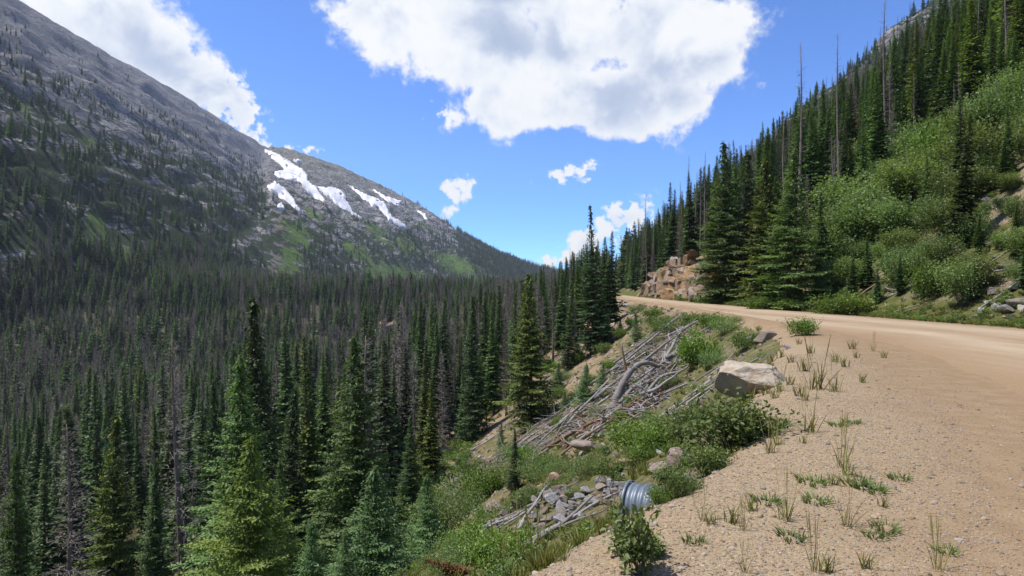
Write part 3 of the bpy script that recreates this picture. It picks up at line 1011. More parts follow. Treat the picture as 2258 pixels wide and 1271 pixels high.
    crown = mesh_np('crown', V, tri, None, [mat or (M_TWIG if dead else M_SPRUCE)], False, dict(tint=tint))
    zs = np.linspace(-0.6, h * (1.0 if dead else 0.985), 10 if detail != 'far' else 4)
    pts = np.array([axis(max(zz, 0)) + np.array([0, 0, min(zz, 0)]) for zz in zs])
    r0 = (0.0085 * h + 0.02) * (1.1 if dead else 1) * (0.7 if seed in (311, 312) else 1)
    rad = r0 * np.clip(1 - zs / h, 0, 1) ** 0.85 + 0.012
    rad[0] *= 1.25
    tv, tq, tt = tube(pts, rad, 7 if detail != 'far' else 4)
    trunk = mesh_np('trunk', tv, tt, tq, [bark or (M_GREYBARK if dead else M_BARK)], True)
    return dict(h=h, crown=crown, trunk=trunk, dead=dead, look=LOOK.get(seed, 'dark spruce'))


def shrub(seed, h, r, nleaf, leaf, mat, stems=9, bark=None, dome=0.6, thin=False):
    rng = np.random.default_rng(seed)
    tubes = []
    C = Cards()
    tips = []
    for k in range(stems):
        a = rng.uniform(0, 6.28)
        rr = r * math.sqrt(rng.random()) * 0.8
        hh = h * (1 - dome * (rr / r) ** 2) * rng.uniform(0.7, 1.0)
        end = np.array([math.cos(a) * rr, math.sin(a) * rr, hh])
        st = np.array([math.cos(a), math.sin(a), 0]) * r * 0.10 * rng.random()
        s = np.linspace(0, 1, 6)[:, None]
        p = st + (end - st) * s + np.array([math.cos(a), math.sin(a), 0]) * (0.25 * r * s * (1 - s)) + rng.normal(0, 0.02 * h, (6, 3)) * s
        p[0, 2] = -0.12
        tubes.append(tube(p, np.linspace(0.008, 0.003, 6) * (h / 1.2) ** 0.7, 4, False))
        m = max(4, nleaf // stems)
        ts = rng.uniform(0.22, 1.0, m) ** 0.75
        idx = np.clip((ts * 5).astype(int), 0, 4)
        fr = (ts * 5 - idx)[:, None]
        base = p[idx] * (1 - fr) + p[np.clip(idx + 1, 0, 5)] * fr
        clump = rng.normal(0, 1, (max(3, m // 12), 3)) * np.array([r, r, h * 0.55]) * (0.19 if h > 1.5 else 0.26)
        off = clump[rng.integers(0, len(clump), m)] * rng.uniform(0.3, 1.0, (m, 1)) + rng.normal(0, 0.035 * (r + h), (m, 3))
        P = base + off
        P[:, 2] = np.maximum(P[:, 2], 0.03)
        D = off / np.maximum(np.linalg.norm(off, axis=1, keepdims=True), 1e-6) * 0.7 + rng.normal(0, 0.6, (m, 3)) + np.array([0, 0, 0.25])
        D /= np.linalg.norm(D, axis=1, keepdims=True)
        ln = leaf * rng.uniform(0.6, 1.25, m)
        up = np.array([0, 0, 1.0]) + rng.normal(0, 0.5, (m, 3))
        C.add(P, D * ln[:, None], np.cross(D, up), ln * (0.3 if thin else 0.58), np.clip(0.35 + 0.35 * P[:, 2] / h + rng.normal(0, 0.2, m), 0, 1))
    V, tri, tint = C.arrays(0.25)
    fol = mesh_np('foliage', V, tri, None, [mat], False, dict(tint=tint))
    tv, tq, tt = join_tubes(tubes)
    stem = mesh_np('stems', tv, tt, tq, [bark or M_BARK], True)
    return dict(h=h, crown=fol, trunk=stem, dead=False)


def tuft(seed, h, r, blades, mat=None, curl=0.35, width=0.007, heads=0):
    rng = np.random.default_rng(seed)
    V, T, tint = [], [], []
    for k in range(blades):
        a = rng.uniform(0, 6.28)
        b = np.array([math.cos(a), math.sin(a), 0]) * r * 0.35 * math.sqrt(rng.random())
        lean_ = rng.normal(0, 1, 2) * 0.28
        hh = h * rng.uniform(0.45, 1.0)
        s = np.array([0, 0.4, 0.75, 1.0])
        px_ = b[0] + lean_[0] * hh * s + math.cos(a) * curl * hh * s ** 2 * 0.5
        py_ = b[1] + lean_[1] * hh * s + math.sin(a) * curl * hh * s ** 2 * 0.5
        pz = hh * (s - 0.18 * s ** 2) - 0.02
        wv_ = width * np.array([0.8, 1.0, 0.7, 0.05])
        if heads and k < heads:
            pz = h * 1.35 * s
            px_ = b[0] + lean_[0] * 0.5 * h * s
            py_ = b[1] + lean_[1] * 0.5 * h * s
            wv_ = width * np.array([0.35, 0.3, 0.95, 0.3])
        t_ = rng.uniform(0, 6.28)
        sx, sy = math.cos(t_), math.sin(t_)
        o = len(V) * 8
        L = np.stack([px_ - sx * wv_, py_ - sy * wv_, pz], 1)
        Rr = np.stack([px_ + sx * wv_, py_ + sy * wv_, pz], 1)
        V.append(np.concatenate([L, Rr]))
        for i in range(3):
            T += [(o + i, o + 4 + i, o + 5 + i), (o + i, o + 5 + i, o + 1 + i)]
        tb_ = rng.uniform(0.1, 0.8) if k >= heads else 0.95
        tint += [max(0, tb_ - 0.2), tb_, tb_ + 0.1, tb_ + 0.2] * 2
    return mesh_np('grass_tuft', np.concatenate(V), np.array(T), None, [mat or M_GRASS], False, dict(tint=np.clip(tint, 0, 1)))


def ico(sub):
    t = (1 + 5 ** 0.5) / 2
    V = [(-1, t, 0), (1, t, 0), (-1, -t, 0), (1, -t, 0), (0, -1, t), (0, 1, t), (0, -1, -t), (0, 1, -t), (t, 0, -1), (t, 0, 1), (-t, 0, -1), (-t, 0, 1)]
    Fc = [(0, 11, 5), (0, 5, 1), (0, 1, 7), (0, 7, 10), (0, 10, 11), (1, 5, 9), (5, 11, 4), (11, 10, 2), (10, 7, 6), (7, 1, 8), (3, 9, 4), (3, 4, 2), (3, 2, 6), (3, 6, 8), (3, 8, 9), (4, 9, 5), (2, 4, 11), (6, 2, 10), (8, 6, 7), (9, 8, 1)]
    V = [np.array(v) / np.linalg.norm(v) for v in V]
    for _ in range(sub):
        cache = {}
        nf = []

        def mid(a, b):
            k = (min(a, b), max(a, b))
            if k not in cache:
                m = V[a] + V[b]
                V.append(m / np.linalg.norm(m))
                cache[k] = len(V) - 1
            return cache[k]
        for a, b, c in Fc:
            ab, bc, ca = mid(a, b), mid(b, c), mid(c, a)
            nf += [(a, ab, ca), (b, bc, ab), (c, ca, bc), (ab, bc, ca)]
        Fc = nf
    return np.array(V), np.array(Fc)


_ICO = {k: ico(k) for k in (1, 2, 3, 4)}


def rock_mesh(name, seed, sub=2, cuts=9, dims=(1, 1, 0.7), rough=0.05, mat=None, smooth=False, cut_lo=0.45, cut_hi=0.82, box=False, planes=()):
    """an angular stone: a ball flattened by a number of cleavage planes"""
    rng = np.random.default_rng(seed)
    V, Fc = _ICO[sub]
    V = V.copy()
    pl = [(np.array(n, float), d) for n, d in planes]
    if box:
        for ax in range(3):
            for sg in (-1, 1):
                n = rng.normal(0, 0.13, 3)
                n[ax] += sg
                pl.append((n, rng.uniform(0.50, 0.62)))
    for k in range(cuts):
        pl.append((rng.normal(0, 1, 3), rng.uniform(cut_lo, cut_hi)))
    for n, d in pl:
        n = n / np.linalg.norm(n)
        over = V @ n - d
        V = V - np.maximum(over, 0)[:, None] * n * 0.97
    nrm = V / np.linalg.norm(V, axis=1, keepdims=True)
    dsp = fbm(V[:, 0] * 2.1 + seed, V[:, 1] * 2.1 + V[:, 2] * 1.7, 4, seed)
    V = V + nrm * (dsp * rough)[:, None]
    V = V * np.array(dims)
    return mesh_np(name, V, Fc, None, [mat or M_STONE], smooth)


# ------------------------------------------------------------------ scattering of uncountable stuff
def scatter(name, protos, pts, rotz, scl, pick, label, cat, tilt=None):
    """one object: a cloud of points whose geometry nodes set one of the meshes on each point"""
    pts = np.asarray(pts, np.float32)
    n = len(pts)
    me = bpy.data.meshes.new(name)
    me.vertices.add(n)
    me.vertices.foreach_set('co', pts.ravel())
    rot = np.zeros((n, 3), np.float32)
    rot[:, 2] = rotz
    if tilt is not None:
        rot[:, :2] = tilt
    scl = np.asarray(scl, np.float32)
    if scl.ndim == 1:
        scl = np.repeat(scl[:, None], 3, 1)
    for k, v, ty in (('rot', rot, 'FLOAT_VECTOR'), ('scl', scl, 'FLOAT_VECTOR')):
        me.attributes.new(k, ty, 'POINT').data.foreach_set('vector', v.ravel())
    me.attributes.new('pick', 'INT', 'POINT').data.foreach_set('value', np.asarray(pick, np.int32))
    o = link(name, me)
    g = bpy.data.node_groups.new(name, 'GeometryNodeTree')
    g.interface.new_socket('Geometry', in_out='INPUT', socket_type='NodeSocketGeometry')
    g.interface.new_socket('Geometry', in_out='OUTPUT', socket_type='NodeSocketGeometry')
    gi = g.nodes.new('NodeGroupInput')
    go = g.nodes.new('NodeGroupOutput')
    ga = {}
    for k, ty in (('rot', 'FLOAT_VECTOR'), ('scl', 'FLOAT_VECTOR'), ('pick', 'INT')):
        a = g.nodes.new('GeometryNodeInputNamedAttribute')
        a.data_type = ty
        a.inputs[0].default_value = k
        ga[k] = a.outputs[0]
    er = g.nodes.new('FunctionNodeEulerToRotation')
    g.links.new(ga['rot'], er.inputs[0])
    jn = g.nodes.new('GeometryNodeJoinGeometry')
    for k, group in enumerate(protos):
        eq = g.nodes.new('FunctionNodeCompare')
        eq.data_type = 'INT'
        eq.operation = 'EQUAL'
        ins = [i for i in eq.inputs if i.type == 'INT']
        g.links.new(ga['pick'], ins[0])
        ins[1].default_value = k
        for m in group:
            if m.name not in _proto:
                _proto[m.name] = bpy.data.objects.new(m.name, m)
            oi = g.nodes.new('GeometryNodeObjectInfo')
            oi.transform_space = 'ORIGINAL'
            oi.inputs['Object'].default_value = _proto[m.name]
            oi.inputs['As Instance'].default_value = True
            ip = g.nodes.new('GeometryNodeInstanceOnPoints')
            g.links.new(gi.outputs[0], ip.inputs['Points'])
            g.links.new(eq.outputs[0], ip.inputs['Selection'])
            g.links.new(oi.outputs['Geometry'], ip.inputs['Instance'])
            g.links.new(er.outputs[0], ip.inputs['Rotation'])
            g.links.new(ga['scl'], ip.inputs['Scale'])
            g.links.new(ip.outputs[0], jn.inputs[0])
    g.links.new(jn.outputs[0], go.inputs[0])
    md = o.modifiers.new('scatter', 'NODES')
    md.node_group = g
    tag(o, label, cat, None, 'stuff')
    return o


_proto = {}

# ------------------------------------------------------------------ the kinds of tree, each built once
HERO = dict(
    fir=conifer(101, 12, 2.6, 'hero', mat=M_FIR, fine=0.75, fresh=0.32, nb=8, spacing=0.36, t0=0.03, power=1.1, fat=1.35),
    spruce=conifer(102, 14, 2.2, 'hero', mat=M_SPRUCE, fine=0.8, fresh=0.05, nb=8, spacing=0.36, power=1.05, t0=0.03, fat=1.4),
    yellow=conifer(103, 11, 2.3, 'hero', mat=M_YELLOWFIR, fine=0.8, fresh=0.08, nb=8, spacing=0.36, t0=0.03, power=1.05, fat=1.35),
    young=conifer(104, 4.6, 1.55, 'hero', mat=M_BLUEFIR, fine=0.62, fresh=0.28, nb=8, spacing=0.2, t0=0.02, power=1.0, droop=0.1, rise=0.1, fat=0.95),
    bright=conifer(105, 8, 2.7, 'hero', mat=M_YELLOWFIR, fine=0.66, fresh=0.34, nb=8, spacing=0.34, t0=0.03, power=1.05, rise=0.1, fat=1.15),
    spire=conifer(106, 17, 2.5, 'hero', mat=M_SPRUCE, fine=0.8, nb=8, spacing=0.36, power=1.2, t0=0.03, topsparse=0.5, fat=1.4),
    dead=conifer(107, 14, 1.7, 'hero', dead=True, nb=6, spacing=0.36, keep=0.7, droop=0.6, t0=0.05, power=0.6, fat=1.2),
    deadfull=conifer(108, 12, 1.6, 'hero', dead=True, nb=7, spacing=0.30, keep=0.8, droop=0.7, t0=0.05, power=0.8, fat=1.2),
)
MID = [
    conifer(201, 13, 1.55, 'mid', mat=M_SPRUCE, power=0.95, nb=8, fat=1.25),
    conifer(202, 13, 1.3, 'mid', mat=M_SPRUCE, power=0.9, nb=7, fat=1.25),
    conifer(203, 13, 1.8, 'mid', mat=M_FIR, power=1.05, nb=8, fat=1.25),
    conifer(204, 13, 1.95, 'mid', mat=M_SPRUCE, power=1.1, nb=8, fat=1.25),
    conifer(205, 13, 1.65, 'mid', mat=M_YELLOWFIR, power=1.0, nb=8, fat=1.2),
    conifer(206, 13, 1.6, 'mid', mat=M_BLUEFIR, power=1.05, nb=8, fat=1.2),
]
MIDDEAD = [
    conifer(301, 13, 1.3, 'mid', dead=True, nb=8, power=0.6, keep=0.9, fat=1.3),
    conifer(302, 13, 1.1, 'mid', dead=True, nb=6, power=0.5, keep=0.7, t0=0.2, fat=1.3),
    conifer(303, 13, 1.4, 'mid', dead=True, nb=9, spacing=0.25, power=0.8, fat=1.3),
]
POLE = [conifer(311, 15, 0.6, 'mid', dead=True, nb=5, power=0.3, keep=0.6, t0=0.25, spacing=0.45),
        conifer(312, 15, 0.85, 'mid', dead=True, nb=5, power=0.5, keep=0.6, t0=0.3, spacing=0.42)]
FAR = [conifer(401, 12, 1.75, 'far', mat=M_SPRUCE, spacing=0.42, nb=6, power=0.8), conifer(402, 12, 1.4, 'far', mat=M_SPRUCE, spacing=0.42, nb=5, power=0.7),
       conifer(403, 12, 1.9, 'far', mat=M_FIR, spacing=0.42, nb=6, power=0.9)]
FARDEAD = [conifer(411, 12, 1.2, 'far', dead=True, spacing=0.42, nb=6, power=0.6, fat=1.2), conifer(412, 12, 1.0, 'far', dead=True, spacing=0.5, nb=5, power=0.5, keep=0.8, fat=1.2)]
RUST = conifer(421, 5, 1.1, 'mid', mat=M_RUST, power=0.8, spacing=0.22)


def place_tree(kind, p, h, rot, label, group, name, cat, wide=1.0, tilt=(0, 0)):
    e = link(name, None, p, (tilt[0], tilt[1], rot))
    e.rotation_mode = 'ZYX'
    k = h / kind['h']
    e.scale = (k * wide, k * wide, k)
    tag(e, label, cat, group)
    link('crown', kind['crown'], parent=e)
    link('trunk', kind['trunk'], parent=e)
    return e


random.seed(7)
rng = np.random.default_rng(7)
taken = []      # (x, y) of placed trees


def tree_px(kind, px, ytop, dist=None, base=None, wide=1.0, label='', name='spruce_tree', cat='conifer', group=None, ymin=0, tilt=(0, 0)):
    """a tree whose tip is seen at (px, ytop); stands at `dist` metres, or where the pixel `base` meets the ground"""
    if base is not None:
        p = at(base[0], base[1], ymin)
        dist = p.y
        x = (px + (base[0] - px) - 1129) / F * dist
    else:
        x = (px - 1129) / F * dist
    z = ground(x, dist)
    top = CAM_Z + (635.5 - ytop) / F * dist
    h = max(0.8, top - z + 0.05)
    taken.append((x, dist))
    dx = (px - (base[0] if base else px)) / F * dist
    return place_tree(kind, (x, dist, z - 0.05), h, random.uniform(0, 6.28), label, group, name, cat, wide, (tilt[0], tilt[1] + math.atan2(dx, h)))


HR, MD = HERO, MID
tree_px(HR['bright'], 552, 955, 18.5, wide=1.4, label='bright yellow-green fir with open branches at the bottom of the picture, front of the forest', name='fir_tree')
tree_px(HR['fir'], 785, 735, 26, wide=1.45, label='large mid-green fir with spreading branches, the tallest close to the bottom edge', name='fir_tree')
tree_px(HR['young'], 826, 1025, 15.5, wide=1.4, label='young blue-green fir with upright tip in front of the large mid-green fir', name='fir_tree')
tree_px(HR['young'], 762, 1165, 14, wide=1.1, label='small bluish fir top at the bottom edge between two larger firs', name='fir_tree')
tree_px(HR['young'], 942, 1045, 19, wide=1.1, label='slim young fir standing in brush right of the blue-green fir', name='fir_tree')
tree_px(HR['spruce'], 560, 645, 38, wide=1.25, label='tall dark spruce rising clear of the forest behind the bright yellow-green fir')
tree_px(HR['dead'], 398, 738, 30, wide=1.05, label='bare grey dead spruce with a long exposed trunk in the forest', name='dead_tree', cat='dead tree', tilt=(0, -0.02))
tree_px(HR['deadfull'], 148, 935, 25, wide=1.25, label='grey dead spruce with drooping bare branches in the bottom left corner', name='dead_tree', cat='dead tree')
tree_px(HR['yellow'], 252, 905, 34, wide=1.05, label='yellowish spruce between the two bare grey trees')
tree_px(HR['fir'], 615, 1010, 24, wide=1.0, label='narrow green fir right beside the bright yellow-green fir', name='fir_tree')
tree_px(HR['fir'], 40, 985, 27, wide=0.9, label='green spruce in the bottom left corner beside the dead one')
tree_px(HR['spruce'], 345, 1010, 29, wide=1.1, label='dark spruce just left of the long bare trunk')
tree_px(HR['young'], 690, 1150, 17, wide=1.1, label='broad young fir at the bottom edge left of the small bluish top', name='fir_tree')
tree_px(HR['spruce'], 470, 830, 40, wide=0.9, label='dark slender spruce right of the long bare trunk')
tree_px(HR['yellow'], 1166, 600, base=(1172, 940), wide=1.3, label='tall sunlit fir standing alone at the foot of the log-strewn bank')
tree_px(HR['spire'], 1298, 450, base=(1318, 775), wide=1.3, label='very tall spruce with a thin ragged spire below the road bend', ymin=40)
tree_px(HR['spruce'], 1262, 632, base=(1252, 815), wide=1.1, label='dark spruce on the bank left of the very tall spire spruce', ymin=40)
tree_px(HR['young'], 1293, 800, base=(1288, 905), wide=1.1, label='small spruce under the very tall spire spruce beside the log pile', ymin=20)
tree_px(HR['spruce'], 1135, 945, base=(1135, 1083), wide=1.3, label='small dark spruce alone on the brushy bank below the logs', ymin=12)
tree_px(HR['young'], 1402, 690, base=(1404, 752), wide=1.1, label='small dark pine on the bank just below the road', ymin=20)
tree_px(HR['young'], 1106, 928, base=(1104, 985), wide=0.7, label='tiny spruce at the left end of the log pile', ymin=20)
tree_px(HR['spruce'], 1043, 650, base=(1046, 970), wide=1.0, label='tall shaggy spruce at the forest edge left of the tall sunlit fir', ymin=30)
tree_px(MD[0], 997, 758, base=(995, 932), wide=1.25, label='dark pointed spruce just left of the tall shaggy spruce', ymin=40)
tree_px(MD[3], 940, 742, base=(945, 985), wide=0.95, label='dark spruce with a pale dead neighbour, second left of the tall shaggy spruce', ymin=30)
tree_px(MD[1], 894, 748, base=(897, 1010), wide=1.2, label='slender dark spruce right of the large mid-green fir', ymin=30)
tree_px(MD[0], 852, 752, base=(846, 1040), wide=1.05, label='very dark slender spruce touching the right side of the large mid-green fir', ymin=30)
tree_px(HR['spruce'], 906, 912, base=(900, 1110), wide=1.35, label='dark bushy spruce above the slim young fir', ymin=20)
tree_px(MIDDEAD[0], 975, 770, base=(975, 1000), wide=1.2, label='grey dead spruce between two dark spruces at the forest edge', name='dead_tree', cat='dead tree', ymin=30)
tree_px(MD[2], 1085, 660, base=(1088, 915), wide=1.0, label='green spruce behind and left of the tall sunlit fir', ymin=40)
tree_px(MIDDEAD[2], 1112, 690, base=(1118, 915), wide=1.1, label='grey dead spruce close against the left of the tall sunlit fir', name='dead_tree', cat='dead tree', ymin=40)
tree_px(MD[1], 1135, 640, base=(1140, 880), wide=1.0, label='slim dark spruce directly behind the tall sunlit fir', ymin=50)
for px, yt, b in [(1340, 690, (1338, 752)), (1275, 745, (1272, 800)), (1330, 800, (1328, 862)), (1232, 800, (1230, 862)), (1368, 702, (1368, 742)), (1245, 860, (1244, 905)), (1305, 640, (1303, 700))]:
    tree_px(HR['young'], px, yt, base=b, wide=1.2, ymin=20, label=f'young dark spruce on the bank {"close below the road" if b[1] < 760 else "between the ragged spire spruce and the tall sunlit fir"}', group='young spruces on the upper bank')
# far side of the road
tree_px(HR['fir'], 1592, 310, base=(1602, 668), wide=1.35, label='big spruce by the far road edge beside the rock outcrop', ymin=40)
tree_px(HR['fir'], 1752, 322, base=(1738, 684), wide=1.45, label='big broad spruce by the far road edge, right of the one beside the outcrop', ymin=35)
tree_px(HR['yellow'], 1690, 345, base=(1692, 662), wide=1.5, label='sunlit spruce between the two big spruces by the road', ymin=40)
tree_px(HR['spruce'], 1650, 330, base=(1652, 640), wide=1.4, label='dark spruce squeezed behind the big spruce beside the outcrop', ymin=45)
tree_px(MD[0], 1520, 378, base=(1524, 580), wide=1.2, label='dark spruce standing on top of the rock outcrop', ymin=70)
tree_px(MD[1], 1478, 400, base=(1481, 575), wide=1.3, label='slender spruce on the left end of the rock outcrop', ymin=70)
tree_px(MD[3], 1812, 420, base=(1812, 640), wide=1.2, label='dark spruce right of the big broad spruce by the road', ymin=40)
tree_px(HR['young'], 1822, 560, base=(1812, 665), wide=1.0, label='young spruce by the road verge right of the big broad spruce', ymin=38, name='spruce_tree')
for px, yt, dist, h_, lab in [(1764, 92, 62, None, 'bare pole of a dead tree standing against the sky above the big broad spruce'),
                              (1952, -6, 66, None, 'tallest bare dead tree on the right skyline, reaching the top edge'),
                              (1848, 75, 68, None, 'bare dead tree on the skyline between the two tallest dead poles'),
                              (1519, 342, 96, None, 'thin bare dead pole on the skyline above the rock outcrop'),
                              (1555, 333, 92, None, 'thin bare dead pole just left of the big spruce beside the outcrop'),
                              (1425, 425, 112, None, 'thin dead pole on the skyline left of the rock outcrop'),
                              (1256, 545, 108, None, 'thin dead pole left of the ragged spire spruce')]:
    tree_px(POLE[random.randrange(2)], px, yt, dist, label=lab, name='dead_tree', cat='dead tree', group='dead trees on the skyline')
tree_px(RUST, 1893, 265, base=(1890, 335), wide=1.2, label='rust-brown dead spruce among green trees on the hillside', name='dead_tree', cat='dead tree', ymin=35)
tree_px(RUST, 1965, 372, base=(1965, 440), wide=0.7, label='small red-brown dead fir above the hillside deadwood', name='dead_tree', cat='dead tree', ymin=35)


# ------------------------------------------------------------------ forests: candidates, the largest as single trees, the rest as stuff
def grid_pts(x0, x1, y0, y1, sp, seed):
    r = np.random.default_rng(seed)
    xs, ys = np.meshgrid(np.arange(x0, x1, sp), np.arange(y0, y1, sp))
    xs = xs.ravel() + r.uniform(-0.5, 0.5, xs.size) * sp
    ys = ys.ravel() + r.uniform(-0.5, 0.5, ys.size) * sp
    return xs, ys


def clear(xs, ys, rad):
    ok = np.ones(len(xs), bool)
    for tx, ty in taken:
        rd = rad if ty > 45 else rad + 1.3
        ok &= (xs - tx) ** 2 + (ys - ty) ** 2 > rd * rd
        if ty < 45:      # nothing close on the side the sun and the viewer are
            ok &= ((xs - tx + 3.5) ** 2 + (ys - ty + 1.5) ** 2 > 9.0)
    return ok


live, dead_l = [], []      # rows x, y, z, h, region


def forest(xs, ys, keep, h, pdead, region, seed):
    r = np.random.default_rng(seed)
    xs, ys, h, pdead = xs[keep], ys[keep], h[keep], np.broadcast_to(pdead, keep.shape)[keep]
    z = height(xs, ys)
    if region in (0, 3):
        pxs = 1129 + F * xs / ys
        cap = np.interp(pxs, [0, 500, 640, 900, 1100, 1180, 1230, 1290, 1350, 1420, 1480, 1520, 1600, 1700, 1750, 1800, 1850, 1900, 1950, 2000, 2030],
                        [668, 660, 650, 640, 612, 598, 570, 535, 505, 470, 412, 375, 322, 240, 208, 172, 118, 82, 40, -20, -200]) + r.uniform(-8, 1, len(xs)) + np.abs(r.normal(0, 22, len(xs)))
        hm_ = CAM_Z + (635.5 - cap) / F * ys - z
        basepx = 635.5 - F * (z - CAM_Z) / ys
        farback = basepx < cap + F * 6.0 / ys
        ok = (hm_ > 4.5) | farback
        h = np.where(farback, h, np.minimum(h, hm_))
        tall = (pxs > 1305) & (pxs < 1440) & (ys > 120) & (ys < 330)
        h = np.where(tall, np.clip(hm_ * r.uniform(0.7, 1.0, len(xs)), 6, 21), h)
        xs, ys, z, h, pdead = xs[ok], ys[ok], z[ok], h[ok], pdead[ok]
    dd = r.random(len(xs)) < pdead
    for flag, lst in ((False, live), (True, dead_l)):
        m = dd == flag
        lst.append(np.stack([xs[m], ys[m], z[m], h[m], np.full(m.sum(), region)], 1))


# valley floor
xs, ys = grid_pts(-330, 60, 22, 560, 2.8, 1)
d = x_edge(ys) - xs
u = xs / ys
r_ = np.random.default_rng(3)
H0 = np.clip(r_.normal(12.3, 3.6, len(xs)), 4.5, 20) * np.where(ys < 60, 0.92, 1)
dens_ = np.where(d < 15, 0.0, np.where(d < 22, 0.4, 0.95))
dens_ = np.where((ys > 62) & (d > 2.5) & (d < 30), np.maximum(dens_, 0.55), dens_)
dens_ = np.where((ys > 95) & (d > 1.0), np.maximum(dens_, 1.0), dens_)
dens_ = dens_ * (0.80 + 1.0 * fbm(xs / 22, ys / 22, 3, 91)) * np.where(ys > 220, 0.9, 1)
gap = ell(1129 + F * u, ys, 1129, 1, 1, 1) * 0
keep = (r_.random(len(xs)) < dens_) & (np.abs(u) < 1.25) & (xs > -262) & clear(xs, ys, 1.9)
keep &= ~((u > -0.16) & (ys < 40)) & ~((u > -0.32) & (ys < 27))
pd = 0.20 + 0.5 * sstep(-0.1, 0.5, fbm(xs / 40, ys / 40, 3, 92)) + 0.18 * sstep(60, 200, ys)
forest(xs, ys, keep, H0, np.clip(pd, 0, 0.72), 0, 4)
xs, ys = grid_pts(-300, 150, 560, 1500, 4.6, 2)
u = xs / ys
uu_ = np.clip(u, -0.6, 0.6)
yf_ = np.interp(uu_, [-0.6, -0.4, -0.3, -0.2, -0.1, 0, 0.07, 0.2, 0.6], [430, 590, 720, 900, 1130, 1330, 1480, 1650, 1800])
keep = (ys < yf_ + 20) & (xs < x_edge(ys)) & (r_.random(len(xs)) < 0.85) & (u > -0.45)
forest(xs, ys, keep, np.clip(r_.normal(12, 2, len(xs)), 6, 17), 0.38, 0, 5)

# valley wall and the mountain beyond
xs, ys = grid_pts(-640, 220, 180, 1900, 5.6, 6)
z = height(xs, ys)
u = xs / ys
px = 1129 + F * u
py = 635.5 - F * (z - CAM_Z) / ys
wall = (xs < -240) & (u < -0.405)
nz_ = 1.2 * fbm(xs / 45, ys / 55, 4, 95) + 0.75 * fbm(z / 16, ys / 80, 3, 96)
dA = sstep(-0.06, 0.22, nz_ + 0.34 * sstep(250, 80, z) + 0.05 * sstep(30, 0, z) - 0.02)
dA = dA * np.where(z > 240, 0.15, 1)
dA = dA * (1 - np.clip(1.6 * np.maximum.reduce([ell(px, py, 188, 312, 30, 22), ell(px, py, 205, 540, 32, 80, 10), ell(px, py, 40, 610, 60, 40), ell(px, py, 255, 590, 50, 50), ell(px, py, 300, 400, 60, 20, 20), ell(px, py, 420, 400, 60, 16, 20), ell(px, py, 560, 520, 40, 40), ell(px, py, 430, 540, 40, 22)]), 0, 1))
keep = wall & (r_.random(len(xs)) < dA * 0.8) & (u > -1.35) & (z < 300)
hA_ = np.clip(r_.normal(11, 2.2, len(xs)) * (1 - 0.45 * sstep(90, 230, z)), 3, 16)
forest(xs, ys, keep, hA_, 0.25, 1, 7)
uu_ = np.clip(u, -0.6, 0.6)
yf_ = np.interp(uu_, [-0.6, -0.4, -0.3, -0.2, -0.1, 0, 0.07, 0.2, 0.6], [430, 590, 720, 900, 1130, 1330, 1480, 1650, 1800])
wb = (ys > yf_ - 10) & (u >= -0.405) & (xs < x_edge(ys) + 40)
dB = sstep(0.0, 0.3, 1.3 * nz_ + 0.25 * sstep(600, 650, py) - 0.22)
dB = np.where(px > 985, np.maximum(dB, sstep(0, 60, px - 985 - 0.45 * (635 - py) * 0.5)), dB)
low = np.maximum.reduce([ell(px, py, 740, 605, 80, 42, 20), ell(px, py, 690, 560, 40, 30), ell(px, py, 905, 530, 34, 46, -20), ell(px, py, 960, 560, 26, 40), ell(px, py, 1000, 590, 18, 50), ell(px, py, 820, 585, 40, 20, 30), ell(px, py, 1040, 560, 40, 26, 30), ell(px, py, 600, 470, 30, 40) * 0])
dB = np.maximum(dB, low * 0.9)
dB = dB * (1 - np.clip(1.5 * np.maximum.reduce([ell(px, py, 890, 615, 100, 26, 14), ell(px, py, 960, 640, 90, 18, 12), ell(px, py, 1030, 598, 70, 22, 28), ell(px, py, 1078, 628, 34, 16, 25), ell(px, py, 622, 580, 34, 90, 8), ell(px, py, 660, 380, 70, 60, 30), ell(px, py, 800, 440, 110, 40, 35)]), 0, 1))
dB = dB * np.where(py < 440, 0.15, 1) * np.where((px < 980) & (py < 500), 0.4, 1)
keep = wb & (r_.random(len(xs)) < dB * 0.85)
forest(xs, ys, keep, np.clip(r_.normal(11, 2, len(xs)), 4, 16), 0.3, 2, 8)
xs, ys = grid_pts(-230, 240, 1000, 1900, 6.5, 16)
z = height(xs, ys)
px = 1129 + F * xs / ys
py = 635.5 - F * (z - CAM_Z) / ys
keep = (xs / ys > -0.12) & (xs < x_edge(ys) + 40) & (px > 1000 + 0.55 * np.abs(py - 520)) & (r_.random(len(xs)) < 0.9)
forest(xs, ys, keep, np.clip(r_.normal(12, 2, len(xs)), 6, 17), 0.35, 2, 17)

# hillside above the road
xs, ys = grid_pts(20, 260, 26, 420, 2.9, 9)
z = height(xs, ys)
q = xs - x_right(ys)
u = xs / ys
px = 1129 + F * u
py = 635.5 - F * (z - CAM_Z) / ys
line = np.interp(px, [1380, 1560, 1700, 1800, 1870, 1950, 2050, 2150, 2258, 2400], [700, 650, 640, 560, 470, 410, 350, 300, 255, 190])
dH = np.where(py < line, 0.82, 0.20)
dH = np.where((ys > 70) & (ys < 114) & (q < 4.5), 0.08, dH) * np.where(q < 2.5, 0, 1)
dH = dH * (1 - 0.8 * np.clip(ell(px, py, 1990, 60, 20, 60, 30), 0, 1))
keep = (r_.random(len(xs)) < dH) & (u < 1.0) & clear(xs, ys, 1.6) & (z < 190)
hH = np.clip(r_.normal(13, 2.6, len(xs)), 6, 20) * np.where(py < line, np.where(py > line - 70, 0.72, 1), 0.45)
forest(xs, ys, keep, hH, 0.2 + 0.3 * sstep(80, 200, ys), 3, 10)
